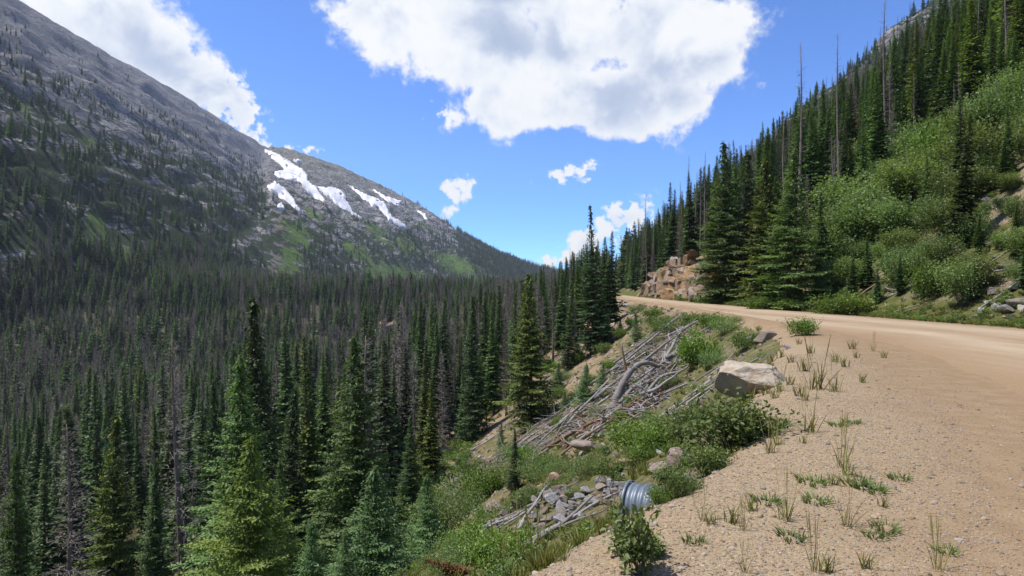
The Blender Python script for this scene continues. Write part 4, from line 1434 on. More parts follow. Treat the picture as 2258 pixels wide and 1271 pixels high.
xs, ys = grid_pts(80, 560, 420, 900, 6.5, 11)
z = height(xs, ys)
keep = (r_.random(len(xs)) < 0.6 * sstep(330, 120, z)) & (xs > x_right(ys)) & (xs / ys < 0.8)
forest(xs, ys, keep, np.clip(r_.normal(11, 2, len(xs)), 5, 15), 0.4, 3, 12)

REGION = [('spruces of the valley forest', ['slim dark spruce packed in the dense valley forest', 'green spruce in the thick valley forest left of the road bank']),
          ('spruces on the grey valley wall', ['dark spruce growing on the grey rocky mountain wall']),
          ('spruces below the snowy mountain', ['small dark spruce on the far mountain below the snow']),
          ('spruces on the hillside above the road', ['dark spruce on the steep hillside above the road'])]
REGION_D = [('dead trees of the valley forest', 'bare grey dead spruce among living ones in the valley forest'),
            ('dead trees on the grey valley wall', 'grey dead spruce on the rocky mountain wall'),
            ('dead trees below the snowy mountain', 'grey dead spruce on the far mountain below the snow'),
            ('dead trees on the hillside above the road', 'bare grey dead spruce on the steep hillside above the road')]


COLS = [(130, 'at the left edge of the picture'), (330, 'left of the long bare trunk'), (500, 'around the long bare trunk'), (640, 'around the tall dark spruce'),
        (790, 'behind the large mid-green fir'), (930, 'just right of the large mid-green fir'), (1070, 'near the tall shaggy spruce'), (1200, 'around the tall sunlit fir'),
        (1360, 'around the ragged spire spruce below the road bend'), (1560, 'above the rock outcrop'), (1720, 'above the big spruce beside the outcrop'), (1860, 'above the big broad spruce'),
        (2020, 'under the tallest dead pole'), (9999, 'in the top right corner of the hillside')]
SPOT = ['in the valley forest', 'on the grey mountain wall', 'on the far mountain', 'on the hillside']


def forest_label(look, p, h, reg):
    px_ = 1129 + F * p[0] / p[1]
    c = next(t for lim, t in COLS if px_ < lim)
    far = ', close by' if p[1] < 55 else '' if p[1] < 110 else ', far back'
    size = 'tall ' if h > 14.5 else 'short ' if h < 9.5 else ''
    return f'{size}{look} {c}{far}', f'{look} {SPOT[reg]} {c}{far} {size}'.strip()


def populate(rows, dead, n_single, seed):
    r = np.random.default_rng(seed)
    A = np.concatenate(rows)
    vis = A[:, 3] / A[:, 1]
    pxx, pyy = project(A[:, :3] + np.stack([A[:, 0] * 0, A[:, 0] * 0, A[:, 3] * 0.8], 1))
    inside = (pxx > -10) & (pxx < 2268) & (pyy > -40) & (pyy < 1271)
    # is the upper crown in sight past nearer trees?  keep those whose tip is not far below a nearer tip in the same narrow column
    order = np.argsort(A[:, 1])
    hor = np.full(460, 5000.0)
    seen = np.zeros(len(A), bool)
    for i in order:
        if not inside[i]:
            continue
        c = int(np.clip(pxx[i] / 5, 0, 451))
        top = 635.5 - F * (A[i, 2] + A[i, 3] - CAM_Z) / A[i, 1]
        bot = 635.5 - F * (A[i, 2] + 0.5 * A[i, 3] - CAM_Z) / A[i, 1]
        if top < hor[c] - 6:
            seen[i] = True
            hor[c] = min(hor[c], 0.5 * top + 0.5 * bot)
    score = np.where(seen, vis, -1)
    top_i = set(np.argsort(-score)[:n_single].tolist())
    single = np.array([i in top_i and seen[i] for i in range(len(A))])
    for i in np.nonzero(single)[0]:
        x, y, z_, h, reg = A[i]
        reg = int(reg)
        if dead:
            kind = MIDDEAD[r.integers(0, 3)] if (reg != 3 or r.random() < 0.5) else POLE[r.integers(0, 2)]
            lab, nm, cat, grp = REGION_D[reg][1], 'dead_tree', 'dead tree', REGION_D[reg][0]
        else:
            if y < 34:
                kind = HERO[('spruce', 'fir', 'yellow', 'spruce')[r.integers(0, 4)]]
            else:
                kind = MID[r.choice(6, p=[0.24, 0.18, 0.21, 0.13, 0.10, 0.14])]
            labs = REGION[reg][1]
            lab, nm, cat, grp = labs[0], 'spruce_tree', 'conifer', REGION[reg][0]
        lab = forest_label(kind['look'], (x, y), h, reg)[0]
        place_tree(kind, (x, y, z_ - 0.15), h, r.uniform(0, 6.28), lab, grp, nm, cat, r.uniform(0.85, 1.6), (r.normal(0, 0.025), r.normal(0, 0.025)))
    B = A[~single]
    return B


restL = populate(live, False, 245, 21)
restD = populate(dead_l, True, 190, 22)
STUFF_L = [('valley_forest', 'forest of slim dark spruces filling the valley floor', 'forest'), ('wall_forest', 'spruce woods clinging to the grey valley wall', 'forest'),
           ('far_forest', 'far spruce woods on the mountain below the snow', 'forest'), ('hillside_forest', 'spruce woods covering the hillside above the road', 'forest')]
STUFF_D = [('dead_valley_forest', 'bare grey dead spruces scattered through the valley forest', 'dead forest'), ('dead_wall_forest', 'grey dead spruces on the valley wall', 'dead forest'),
           ('dead_far_forest', 'grey dead spruces on the far mountain', 'dead forest'), ('dead_hillside_forest', 'grey dead spruces scattered up the hillside', 'dead forest')]
for B, dd, S in ((restL, False, STUFF_L), (restD, True, STUFF_D)):
    for reg in range(4):
        b = B[B[:, 4] == reg]
        if len(b) == 0:
            continue
        r = np.random.default_rng(40 + reg)
        near = b[:, 1] < 170
        if dd:
            kinds = MIDDEAD + FARDEAD
            pick = np.where(near, r.integers(0, 3, len(b)), 3 + r.integers(0, 2, len(b)))
        else:
            kinds = MID + FAR
            pick = np.where(near, r.choice(6, len(b), p=[0.24, 0.18, 0.21, 0.13, 0.10, 0.14]), 6 + r.integers(0, 3, len(b)))
        hk = np.array([k['h'] for k in kinds])
        s = b[:, 3] / hk[pick]
        wd = s * r.uniform(0.85, 1.6, len(b))
        scatter(S[reg][0], [(k['crown'], k['trunk']) for k in kinds], b[:, :3] - np.array([0, 0, 0.2]), r.uniform(0, 6.28, len(b)), np.stack([wd, wd, s], 1), pick, S[reg][1], S[reg][2])
print('trees', sum(map(len, live)), sum(map(len, dead_l)))


# ------------------------------------------------------------------ snow lying on the far mountain
def at_many(px, py, y0=560, y1=1980, step=7.0):
    px, py = np.asarray(px, float), np.asarray(py, float)
    u, v = (px - 1129) / F, (635.5 - py) / F
    lo = np.full(len(px), float(y0))
    hit = np.full(len(px), np.nan)
    y = float(y0)
    while y < y1:
        act = np.isnan(hit)
        if not act.any():
            break
        under = height(u[act] * y, np.full(act.sum(), y)) > CAM_Z + v[act] * y
        ids = np.nonzero(act)[0][under]
        hit[ids] = y
        y += step
    ok = ~np.isnan(hit)
    a, b = hit - step, hit.copy()
    for _ in range(7):
        m = (a + b) / 2
        mm = np.where(ok, m, 1000)
        un = height(u * mm, mm) > CAM_Z + v * mm
        b = np.where(un, m, b)
        a = np.where(un, a, m)
    b = np.where(ok, b, y1)
    return np.stack([u * b, b, height(u * b, b)], 1), ok


def inside_poly(px, py, poly):
    poly = np.asarray(poly, float)
    res = np.zeros(len(px), bool)
    n = len(poly)
    for i in range(n):
        x0, y0 = poly[i]
        x1, y1 = poly[(i + 1) % n]
        c = ((y0 > py) != (y1 > py)) & (px < (x1 - x0) * (py - y0) / (y1 - y0 + 1e-9) + x0)
        res ^= c
    return res


M_SNOW, _t, _b = new_mat('old_snow', 0.7, 0.2)
_P = _t.new('ShaderNodeNewGeometry').outputs['Position']
_t.put(_b.inputs['Base Color'], _t.ramp(_t.noise(_P, 0.06, 6, 0.65), [(0.3, (0.70, 0.66, 0.65)), (0.7, (0.86, 0.84, 0.84))]))
_t.put(_b.inputs['Normal'], _t.bump(_t.noise(_P, 0.15, 6, 0.7), 0.5, 3.0))
SNOW = [
    ([(580, 328), (613, 341), (650, 365), (668, 374), (678, 387), (678, 400), (696, 413), (716, 442), (715, 448), (687, 431), (665, 409), (657, 398), (633, 400), (605, 392), (607, 379), (628, 378), (624, 368), (598, 346)],
     'longest snow patch, running down from the skyline notch'),
    ([(690, 412), (709, 415), (727, 413), (752, 420), (763, 433), (761, 442), (772, 452), (779, 470), (809, 487), (779, 476), (750, 457), (727, 435), (710, 424)], 'ragged snow patch joined below the longest one, ending in a thin tail'),
    ([(605, 400), (617, 409), (635, 424), (648, 439), (654, 453), (668, 470), (657, 468), (639, 453), (624, 444), (609, 428), (587, 411), (598, 409)], 'lower left snow tongue in the rocky gully'),
    ([(614, 450), (622, 449), (631, 463), (609, 462)], 'smallest snow scrap at the left foot of the snowfield'),
    ([(761, 403), (779, 415), (809, 431), (831, 439), (846, 446), (855, 461), (864, 479), (890, 494), (905, 511), (883, 500), (857, 485), (848, 472), (835, 459), (809, 446), (787, 424)], 'long thin snow streak right of the ragged patch'),
    ([(818, 415), (838, 427), (853, 435), (886, 444), (877, 455), (853, 444)], 'short snow streak high above the long thin one'),
    ([(914, 461), (938, 472), (946, 487), (927, 474)], 'small snow streak furthest to the right'),
    ([(648, 350), (670, 355), (656, 357)], 'sliver of snow just under the rounded summit'),
]
for poly, lab in SNOW:
    P_ = np.array(poly, float)
    x0, y0 = P_.min(0) - 3
    x1, y1 = P_.max(0) + 3
    st = 2.0
    gx, gy = np.meshgrid(np.arange(x0, x1, st), np.arange(y0, y1, st))
    sh = gx.shape
    wx = gx + 3.2 * fbm(gx / 9, gy / 9, 3, 131)
    wy = gy + 2.4 * fbm(gx / 9, gy / 9, 3, 132)
    ins = inside_poly(wx.ravel(), wy.ravel(), P_).reshape(sh) & (fbm(gx / 7, gy / 7, 2, 133) < 0.47)
    near = ins.copy()
    for dx, dy in ((1, 0), (-1, 0), (0, 1), (0, -1), (1, 1), (-1, -1), (1, -1), (-1, 1)):
        near |= np.roll(np.roll(ins, dx, 1), dy, 0)
    ids = np.full(sh, -1)
    sel = np.nonzero(near.ravel())[0]
    ids.ravel()[sel] = np.arange(len(sel))
    V, ok = at_many(gx.ravel()[sel], gy.ravel()[sel])
    inn = ins.ravel()[sel]
    nb_ = []
    for dx, dy in ((1, 0), (-1, 0), (0, 1), (0, -1)):
        sh2 = np.roll(np.roll(ids, dx, 1), dy, 0).ravel()[sel]
        nb_.append(np.where(sh2 >= 0, sh2, np.arange(len(sel))))
    for _ in range(10):
        dd_ = V[:, 1]
        sm_ = sum(dd_[k] for k in nb_) / 4
        ny = 0.4 * dd_ + 0.6 * np.clip(sm_, dd_ - 60, dd_ + 60)
        V = V * (ny / dd_)[:, None] + np.array([0, 0, CAM_Z]) * (1 - ny / dd_)[:, None]
    V = V * 0.996 + np.array([0, 0, CAM_Z]) * 0.004
    # shave spikes where the ray slips past a rib
    dist = V[:, 1].copy()
    med = np.median(dist)
    dist = np.clip(dist, med - 320, med + 320)
    V[:, 2] += np.where(inn, 2.0, -5.0)
    V[:, 1] -= np.where(inn, 1.6, 0)
    q4 = np.stack([ids[:-1, :-1], ids[1:, :-1], ids[1:, 1:], ids[:-1, 1:]], -1).reshape(-1, 4)
    q4 = q4[(q4 >= 0).all(1)]
    if len(q4):
        span = V[q4, 1].max(1) - V[q4, 1].min(1)
        q4 = q4[span < 110]
    root = np.arange(len(V))
    for _ in range(400):
        m = root[q4].min(1)
        new = root.copy()
        np.minimum.at(new, q4.ravel(), np.repeat(m, 4))
        if (new == root).all():
            break
        root = new
    keep_r = np.argmax(np.bincount(root[q4[:, 0]]))
    q4 = q4[root[q4[:, 0]] == keep_r]
    us = np.unique(q4)
    mp = np.full(len(V), -1)
    mp[us] = np.arange(len(us))
    me = mesh_np('snow_patch', V[us], None, mp[q4], [M_SNOW], True)
    tag(link('snow_patch', me), lab, 'snow patch', 'snow patches on the far mountain')


# ------------------------------------------------------------------ stones, boulders and the outcrop
LAND = [('the white boulder', 1660, 840), ('the round steel culvert', 1400, 1075), ('the bright round bush', 1530, 780), ('the curved grey trunk', 1390, 810), ('the red-brown boulder', 1090, 1135),
        ('the gravel edge bush', 1590, 960), ('the tall sunlit fir', 1170, 800), ('the leafy bottom plant', 1400, 1190), ('the rock outcrop', 1480, 610), ('the ragged spire spruce', 1310, 700),
        ('the big broad spruce', 1745, 600), ('the lone bank spruce', 1135, 1020), ('the pale leaning pole', 1235, 945), ('the hillside deadwood', 1900, 460), ('the yellow-green verge shrub', 1860, 670),
        ('the tall grey stump', 2012, 470), ('the roadside stones', 2200, 690), ('the small road-edge bush', 1768, 725)]


def near_words(px, py, skip=''):
    best = min((l for l in LAND if l[0] != skip), key=lambda l: (l[1] - px) ** 2 + (l[2] - py) ** 2)
    dx, dy = px - best[1], py - best[2]
    dist = math.hypot(dx, dy)
    pre = 'just ' if dist < 60 else ''
    if abs(dx) > 2 * abs(dy):
        rel = 'left of' if dx < 0 else 'right of'
    elif abs(dy) > 2 * abs(dx):
        rel = 'above' if dy < 0 else 'below'
    else:
        rel = ('above' if dy < 0 else 'below') + (' left of' if dx < 0 else ' right of')
        rel = rel.replace('above left of', 'up and left of').replace('above right of', 'up and right of').replace('below left of', 'down and left of').replace('below right of', 'down and right of')
    return f'{pre}{rel} {best[0]}'


ROCKV = {}
for nm, mt in (('stone', M_STONE), ('grey', M_GREYSTONE), ('tan', M_TANSTONE)):
    ROCKV[nm] = [rock_mesh('rock', 500 + k, 2, 9, (1, r2, r3), 0.04, mt, False, 0.38, 0.75) for k, (r2, r3) in enumerate([(0.8, 0.6), (0.7, 0.55), (0.95, 0.7), (0.6, 0.5)])]
WORDS = {'stone': ['pale brown', 'buff', 'light brown', 'speckled brown'], 'grey': ['grey', 'light grey', 'slate grey', 'pale grey'], 'tan': ['tan', 'orange-tan', 'sandy', 'rusty tan']}


def put_rock(px, py, width_px, ymin=0, kind=None, label=None, cat='rock', name='rock', sink=0.25, group='loose rocks on the road bank', flat=1.0, mesh=None, lift=0.0, at_p=None):
    p = at_p or at(px, py, ymin)
    s = width_px / F * p.y * 0.5
    kind = kind or random.choice(['stone', 'stone', 'grey', 'tan'])
    i = random.randrange(4)
    me = mesh or ROCKV[kind][i]
    o = link(name, me, (p.x, p.y, p.z + s * (0.55 - sink) * flat + lift), (random.gauss(0, 0.25), random.gauss(0, 0.25), random.uniform(0, 6.28)), (s, s, s * flat * random.uniform(0.8, 1.15)))
    size = 'large' if width_px > 42 else 'medium' if width_px > 24 else 'small'
    tag(o, label or f'{size} {WORDS[kind][i]} rock {near_words(px, py)}', cat, group)
    return o


# the big pale boulder at the brink
bm_ = rock_mesh('boulder', 905, 4, 10, (1.0, 0.78, 0.60), 0.15, m_stone('boulder_stone', [(0.25, (0.22, 0.145, 0.09)), (0.40, (0.33, 0.27, 0.205)), (0.52, (0.44, 0.385, 0.31)), (0.8, (0.53, 0.485, 0.42))], 1.8, 0.06), False, 0.75, 0.92, False, [((0.05, -0.1, 1), 0.60), ((-0.75, -0.5, -0.35), 0.66), ((-0.05, -0.8, 0.62), 0.60), ((0.72, -0.45, 0.5), 0.68), ((-0.5, -0.2, 0.8), 0.72), ((0, 1, 0.2), 0.7), ((-0.2, -0.85, -0.5), 0.72)])
pb = at(1668, 868)
sb = 78 / F * pb.y
o = link('boulder', bm_, (pb.x + 0.02, pb.y + 0.25, pb.z + sb * 0.33), (0.0, 0.06, 0.06), (sb * 1.16, sb * 1.08, sb * 1.08))
tag(o, 'big pale white boulder sitting at the brink of the gravel pullout', 'boulder')
put_rock(1690, 752, 54, 12, 'tan', 'buff boulder half sunk in the bank above the white boulder', 'boulder', 'boulder', sink=0.5, mesh=rock_mesh('boulder', 941, 3, 8, (1, 0.8, 0.7), 0.1, M_PEBBLE))
put_rock(1636, 868, 30, 6, 'tan', 'brown stone tucked under the left end of the white boulder')
put_rock(1738, 770, 34, 12, 'grey', 'flat grey slab in the bank right of the white boulder', flat=0.45)
put_rock(1090, 1142, 58, 10, label='red-brown boulder below the culvert, the darkest of the lower bank', cat='boulder', name='boulder', mesh=rock_mesh('boulder', 933, 3, 9, (1, 0.9, 0.85), 0.04, M_REDSTONE), sink=0.1, kind='tan')
put_rock(1505, 1030, 90, 6, label='tall tan block of rock beside the culvert under the dark bush', cat='boulder', name='boulder', mesh=rock_mesh('boulder', 934, 3, 9, (0.75, 0.7, 1.0), 0.08, M_TANSTONE), sink=0.25, kind='tan')
put_rock(1462, 1045, 70, 7, label='low tan rock between the culvert and the tall tan block', cat='boulder', name='boulder', mesh=rock_mesh('boulder', 935, 3, 9, (1, 0.8, 0.6), 0.08, M_TANSTONE), sink=0.3, kind='tan')
put_rock(1290, 1000, 95, 10, label='broad flat tan slab lying on the bank above the culvert rocks', cat='boulder', name='boulder', mesh=rock_mesh('boulder', 936, 3, 9, (1, 0.7, 0.35), 0.06, M_TANSTONE), sink=0.2, kind='tan')
put_rock(980, 1010, 46, 20, label='tan boulder at the forest edge left of the lone bank spruce', cat='boulder', name='boulder', mesh=rock_mesh('boulder', 937, 3, 9, (0.9, 0.8, 0.85), 0.05, M_TANSTONE), sink=0.1, kind='tan')
put_rock(1222, 1070, 44, 9, label='upright tan rock behind the heap of culvert stones', cat='boulder', name='boulder', mesh=rock_mesh('boulder', 938, 3, 9, (0.8, 0.8, 0.95), 0.05, M_TANSTONE), sink=0.1, kind='tan')
put_rock(1062, 1200, 66, 8, 'grey', 'long pale grey rock at the lower end of the culvert stones', flat=0.5)
# the heap below the culvert
heap = [(1180, 1195), (1080, 1170), (1140, 1120), (1230, 1085), (1320, 1060), (1375, 1085), (1380, 1105), (1300, 1140), (1250, 1165)]
n_ = 0
while n_ < 95:
    px, py = random.uniform(1070, 1385), random.uniform(1055, 1198)
    if not inside_poly(np.array([px]), np.array([py]), heap)[0]:
        continue
    put_rock(px, py, random.choice([14, 18, 20, 24, 28, 32, 38, 44]), 6.3, random.choice(['stone', 'grey', 'grey', 'tan', 'stone']), group='heap of stones below the culvert', lift=random.uniform(0, 0.06), sink=random.uniform(0.0, 0.25))
    n_ += 1
# loose rocks on the bank
bankp = [(1240, 1030), (1330, 820), (1420, 720), (1600, 715), (1720, 740), (1640, 800), (1540, 930), (1440, 1030)]
n_ = 0
while n_ < 75:
    px, py = random.uniform(1200, 1700), random.uniform(690, 1040)
    if not inside_poly(np.array([px]), np.array([py]), bankp)[0]:
        continue
    put_rock(px, py, random.uniform(8, 26), 6.3, random.choice(['stone', 'tan', 'tan', 'stone', 'grey']), flat=random.uniform(0.5, 1))
    n_ += 1
for px, py, w_ in [(1340, 690, 22), (1362, 700, 16), (1380, 678, 24), (1352, 720, 18), (1335, 735, 14), (1395, 700, 12), (1300, 860, 22), (1275, 835, 18), (1240, 850, 16), (1245, 700, 40), (1225, 735, 34), (1232, 775, 30), (1215, 720, 28), (1255, 745, 20),
                   (860, 735, 70), (830, 742, 40), (890, 745, 36), (1060, 1010, 20), (1010, 1030, 22), (1000, 985, 16), (1205, 905, 14), (1220, 880, 18)]:
    put_rock(px, py, w_, 30, random.choice(['stone', 'tan', 'grey']))
# stones on the far verge and up the hillside
for px, py, w_ in [(2165, 690, 34), (2185, 700, 20), (2200, 684, 46), (2222, 690, 40), (2240, 676, 56), (2254, 690, 50), (2215, 703, 18), (2180, 672, 26), (2150, 700, 16), (2232, 703, 22), (2120, 712, 14), (2210, 596, 30), (2240, 640, 40), (2225, 655, 20),
                   (1830, 690, 10), (2100, 632, 16), (2075, 520, 20), (2250, 600, 26), (2240, 150, 60), (2225, 165, 40), (2255, 175, 44), (2155, 612, 14), (1640, 665, 12), (1660, 672, 14)]:
    put_rock(px, py, w_, 18, random.choice(['stone', 'grey', 'tan']), group='stones along the far verge and hillside')
# the outcrop beside the road
oc = link('rock_outcrop', None, (24, 92, 0))
tag(oc, 'ledgy orange-tan rock outcrop standing at the far edge of the road', 'rock outcrop')
blockm = [rock_mesh('block', 700 + k, 3, 5, (1.0, 1.0, 1.0), 0.13, M_LEDGE, False, 0.55, 0.8, True) for k in range(6)]
ro = random.Random(5)
k = 0
zz = 0.0
while zz < 6.2:
    th = ro.choice([0.4, 0.6, 0.9, 1.3])
    y = 66.5 + ro.uniform(0, 1)
    while y < 114:
        ln = ro.choice([0.8, 1.2, 1.8, 2.6, 3.6])
        top = 6.0 * math.sin((y - 64) / 52 * math.pi) ** 0.7 * (0.8 + 0.3 * math.sin(y * 0.9) * math.sin(y * 0.37))
        if zz < top and ro.random() < 0.93:
            x = float(x_right(y)) + 1.1 + zz * 0.45 + ro.uniform(-0.55, 0.6)
            b_ = link('rock', blockm[k % 6], (x - 24, y - 92, zz + th * 0.3 - 0.02 * (y - 90)), (ro.gauss(0.10, 0.12), ro.gauss(-0.10, 0.12), ro.choice([0, math.pi]) + ro.gauss(0, 0.28)), (ro.uniform(0.8, 1.3), ln * 0.92, th * 1.15), oc)
            k += 1
        y += ln * 0.95
    zz += th * 0.9

# ------------------------------------------------------------------ steel culvert
def m_steel():
    m, t, b = new_mat('galvanised_steel', 0.5, 0.4)
    P = t.new('ShaderNodeTexCoord').outputs['Object']
    n = t.noise(P, 9, 6, 0.65)
    t.put(b.inputs['Base Color'], t.ramp(n, [(0.3, (0.10, 0.125, 0.15)), (0.7, (0.20, 0.235, 0.27))]))
    b.inputs['Metallic'].default_value = 0.35
    return m


def build_culvert():
    pc = at(1412, 1112, 6.6)
    ce = link('culvert', None, (pc.x, pc.y, pc.z - 0.03))
    tag(ce, 'corrugated steel culvert pipe jutting from the bank beside the stones', 'culvert')
    ax = Vector((-0.84, 0.52, -0.03)).normalized()
    ce.rotation_euler = ax.to_track_quat('Z', 'X').to_euler()
    r0 = 0.235
    zs = np.linspace(-0.9, 0.12, 104)
    rad = r0 + 0.007 * np.cos(zs / 0.072 * 2 * math.pi)
    n = 40
    a = np.arange(n) * 2 * math.pi / n

    def shell(zs, rad):
        V = np.stack([np.cos(a)[None] * rad[:, None], np.sin(a)[None] * rad[:, None], np.repeat(zs[:, None], n, 1)], -1).reshape(-1, 3)
        I = np.arange(len(V)).reshape(len(zs), n)
        J = np.roll(I, -1, 1)
        return V, np.stack([I[:-1], J[:-1], J[1:], I[1:]], -1).reshape(-1, 4), I, J
    V1, Q1, I1, J1 = shell(zs, rad)
    V2, Q2, I2, J2 = shell(zs, rad - 0.008)
    o = len(V1)
    rim = np.stack([I1[-1], J1[-1], J2[-1] + o, I2[-1] + o], -1)
    me = mesh_np('pipe', np.concatenate([V1, V2]), None, np.concatenate([Q1, Q2[:, ::-1] + o, rim]), [m_steel()], True)
    link('pipe', me, parent=ce)
    zr = np.array([0.105, 0.11, 0.135, 0.14])
    V3, Q3, _, _ = shell(zr, np.array([r0 + 0.012, r0 + 0.026, r0 + 0.026, r0 + 0.012]))
    link('rim_band', mesh_np('rim_band', V3, None, Q3, [m_steel()], True), parent=ce)


build_culvert()


# ------------------------------------------------------------------ fallen trunks and deadwood
def log_mesh(seed, bend=0.12, stubs=4, roots=False, mat=None, L=4.0, r=0.12):
    g = np.random.default_rng(seed)
    z = np.linspace(0, L, 12)
    ph = g.uniform(0, 6.28, 4)
    p = np.stack([bend * np.sin(z / L * 3.3 + ph[0]) + 0.3 * bend * np.sin(z * 2.6 + ph[1]), bend * np.sin(z / L * 2.6 + ph[2]) + 0.3 * bend * np.sin(z * 2.9 + ph[3]), z], 1)
    p[:, :2] -= p[0, :2]
    rad = r * (1 - 0.6 * z / L) * (1 + 0.08 * g.normal(0, 1, 12))
    rad[-1] *= 0.5
    tb = [tube(p, rad, 8)]
    for k in range(stubs):
        i = g.integers(2, 11)
        a = g.uniform(0, 6.28)
        ln = g.uniform(0.12, 0.55)
        d = np.array([math.cos(a), math.sin(a), g.uniform(0.1, 0.8)])
        s = np.linspace(0, 1, 4)[:, None]
        q = p[i] + d * ln * s + g.normal(0, 0.02, (4, 3)) * s
        tb.append(tube(q, np.linspace(rad[i] * 0.35, 0.008, 4), 5))
    if roots:
        for k in range(8):
            a = k * 0.785 + g.uniform(-0.3, 0.3)
            ln = g.uniform(0.35, 0.8)
            s = np.linspace(0, 1, 6)[:, None]
            d = np.array([math.cos(a), math.sin(a), 0])
            q = d * (ln * s) + np.array([0, 0, -1.0]) * (0.5 * ln * s ** 2 * g.uniform(-0.2, 1)) + g.normal(0, 0.04, (6, 3)) * s
            q[0] = [0, 0, 0.05]
            tb.append(tube(q, np.linspace(r * 0.55, 0.012, 6), 5))
    V, Q, T = join_tubes(tb)
    return mesh_np('log', V, T, Q, [mat or M_WOOD], True)


LOGS = [log_mesh(1), log_mesh(2, 0.2, 7), log_mesh(3, 0.06, 1), log_mesh(4, 0.3, 5), log_mesh(5, 0.1, 9), log_mesh(6, 0.12, 3, True)]
BLOGS = [log_mesh(11, 0.08, 3, False, M_BROWNWOOD), log_mesh(12, 0.15, 6, False, M_BROWNWOOD)]
LW = ['straight grey', 'knotty grey', 'smooth grey', 'crooked grey', 'branchy grey', 'root-ended grey']
BW = ['brown', 'knotty brown']


def put_log(a, b, r, label=None, brown=False, var=None, group='fallen logs on the bank', name='log', px=None, cat='log'):
    a, b = Vector(a), Vector(b)
    d = b - a
    i = random.randrange(2) if brown else (random.randrange(6) if var is None else var)
    me = (BLOGS if brown else LOGS)[i]
    o = link(name, me, a, d.to_track_quat('Z', 'X').to_euler(), (r / 0.12, r / 0.12, d.length / 4.0))
    if px and not label:
        ln = 'long' if d.length > 3.2 else 'short' if d.length < 1.5 else ''
        th = 'thick' if r > 0.13 else 'thin' if r < 0.05 else ''
        label = ' '.join(f'{ln} {th} {(BW if brown else LW)[i]} log {near_words(*px)}'.split())
    tag(o, label, cat, group)
    return o


def log_px(p0, p1, r, ymin=12, lift=(0.08, 0.08), y1=None, **k):
    a = at(p0[0], p0[1], ymin)
    b = at(p1[0], p1[1], ymin) if y1 is None else None
    if b is None:
        yy = a.y + y1
        b = Vector(((p1[0] - 1129) / F * yy, yy, CAM_Z + (635.5 - p1[1]) / F * yy))
    a.z += lift[0]
    b.z += lift[1]
    return put_log(a, b, r, px=((p0[0] + p1[0]) / 2, (p0[1] + p1[1]) / 2), **k)


def strew(poly, n, seed, yaw0, yaw_sd, lo, hi, r_lo, r_hi, lift, ymin=12, brown=0.1, group='fallen logs on the bank'):
    g = random.Random(seed)
    xs_, ys_ = [p[0] for p in poly], [p[1] for p in poly]
    k = 0
    while k < n:
        px, py = g.uniform(min(xs_), max(xs_)), g.uniform(min(ys_), max(ys_))
        if not inside_poly(np.array([px]), np.array([py]), poly)[0]:
            continue
        k += 1
        p = at(px, py, ymin)
        L = g.uniform(lo, hi)
        th = g.gauss(yaw0, yaw_sd) + (g.choice([0, 0, 1.1, -1.0]) if yaw_sd > 0.7 else 0)
        d = Vector((math.cos(th), math.sin(th))) * L * 0.5
        a = Vector((p.x - d.x, p.y - d.y, 0))
        b = Vector((p.x + d.x, p.y + d.y, 0))
        r = g.uniform(r_lo, r_hi) * (0.6 + 0.4 * L / hi)
        lf = g.uniform(0, lift)
        a.z = ground(a.x, a.y) + r * 0.6 + lf
        b.z = ground(b.x, b.y) + r * 0.6 + max(0, lf + g.gauss(0, 0.09 * L * min(1, lift + 0.3)))
        if a.z > b.z and g.random() < 0.2:
            a, b = b, a
        put_log(a, b, r, px=(px, py), brown=g.random() < brown, group=group)


main = [(1360, 860), (1375, 800), (1430, 745), (1490, 722), (1530, 722), (1520, 770), (1500, 830), (1470, 880), (1420, 930), (1370, 930)]
strew(main, 60, 11, 0.35, 0.75, 1.2, 5.2, 0.035, 0.12, 0.75, 20, 0.03, 'logs of the big grey deadwood pile')
band = [(960, 1100), (1060, 1030), (1150, 960), (1260, 900), (1370, 900), (1440, 880), (1400, 940), (1250, 990), (1150, 1010), (1060, 1080), (980, 1130)]
strew(band, 70, 12, 0.2, 0.6, 1.0, 5.0, 0.035, 0.10, 0.6, 14, 0.3, 'logs lying down the lower bank')
strew([(1180, 1190), (1060, 1180), (1110, 1110), (1180, 1080), (1270, 1090), (1280, 1160)], 14, 13, 0.3, 0.6, 0.6, 1.6, 0.018, 0.042, 0.12, 7, 0.2, 'driftwood among the culvert stones')
strew([(1560, 900), (1640, 790), (1600, 790), (1480, 930)], 8, 14, 0.5, 0.3, 1.0, 3.5, 0.03, 0.06, 0.05, 10, 0.3)
strew([(1100, 960), (1200, 880), (1260, 790), (1220, 800), (1120, 930)], 35, 15, 0.2, 0.9, 0.8, 3.6, 0.03, 0.08, 0.25, 30, 0.3, 'logs lying down the lower bank')
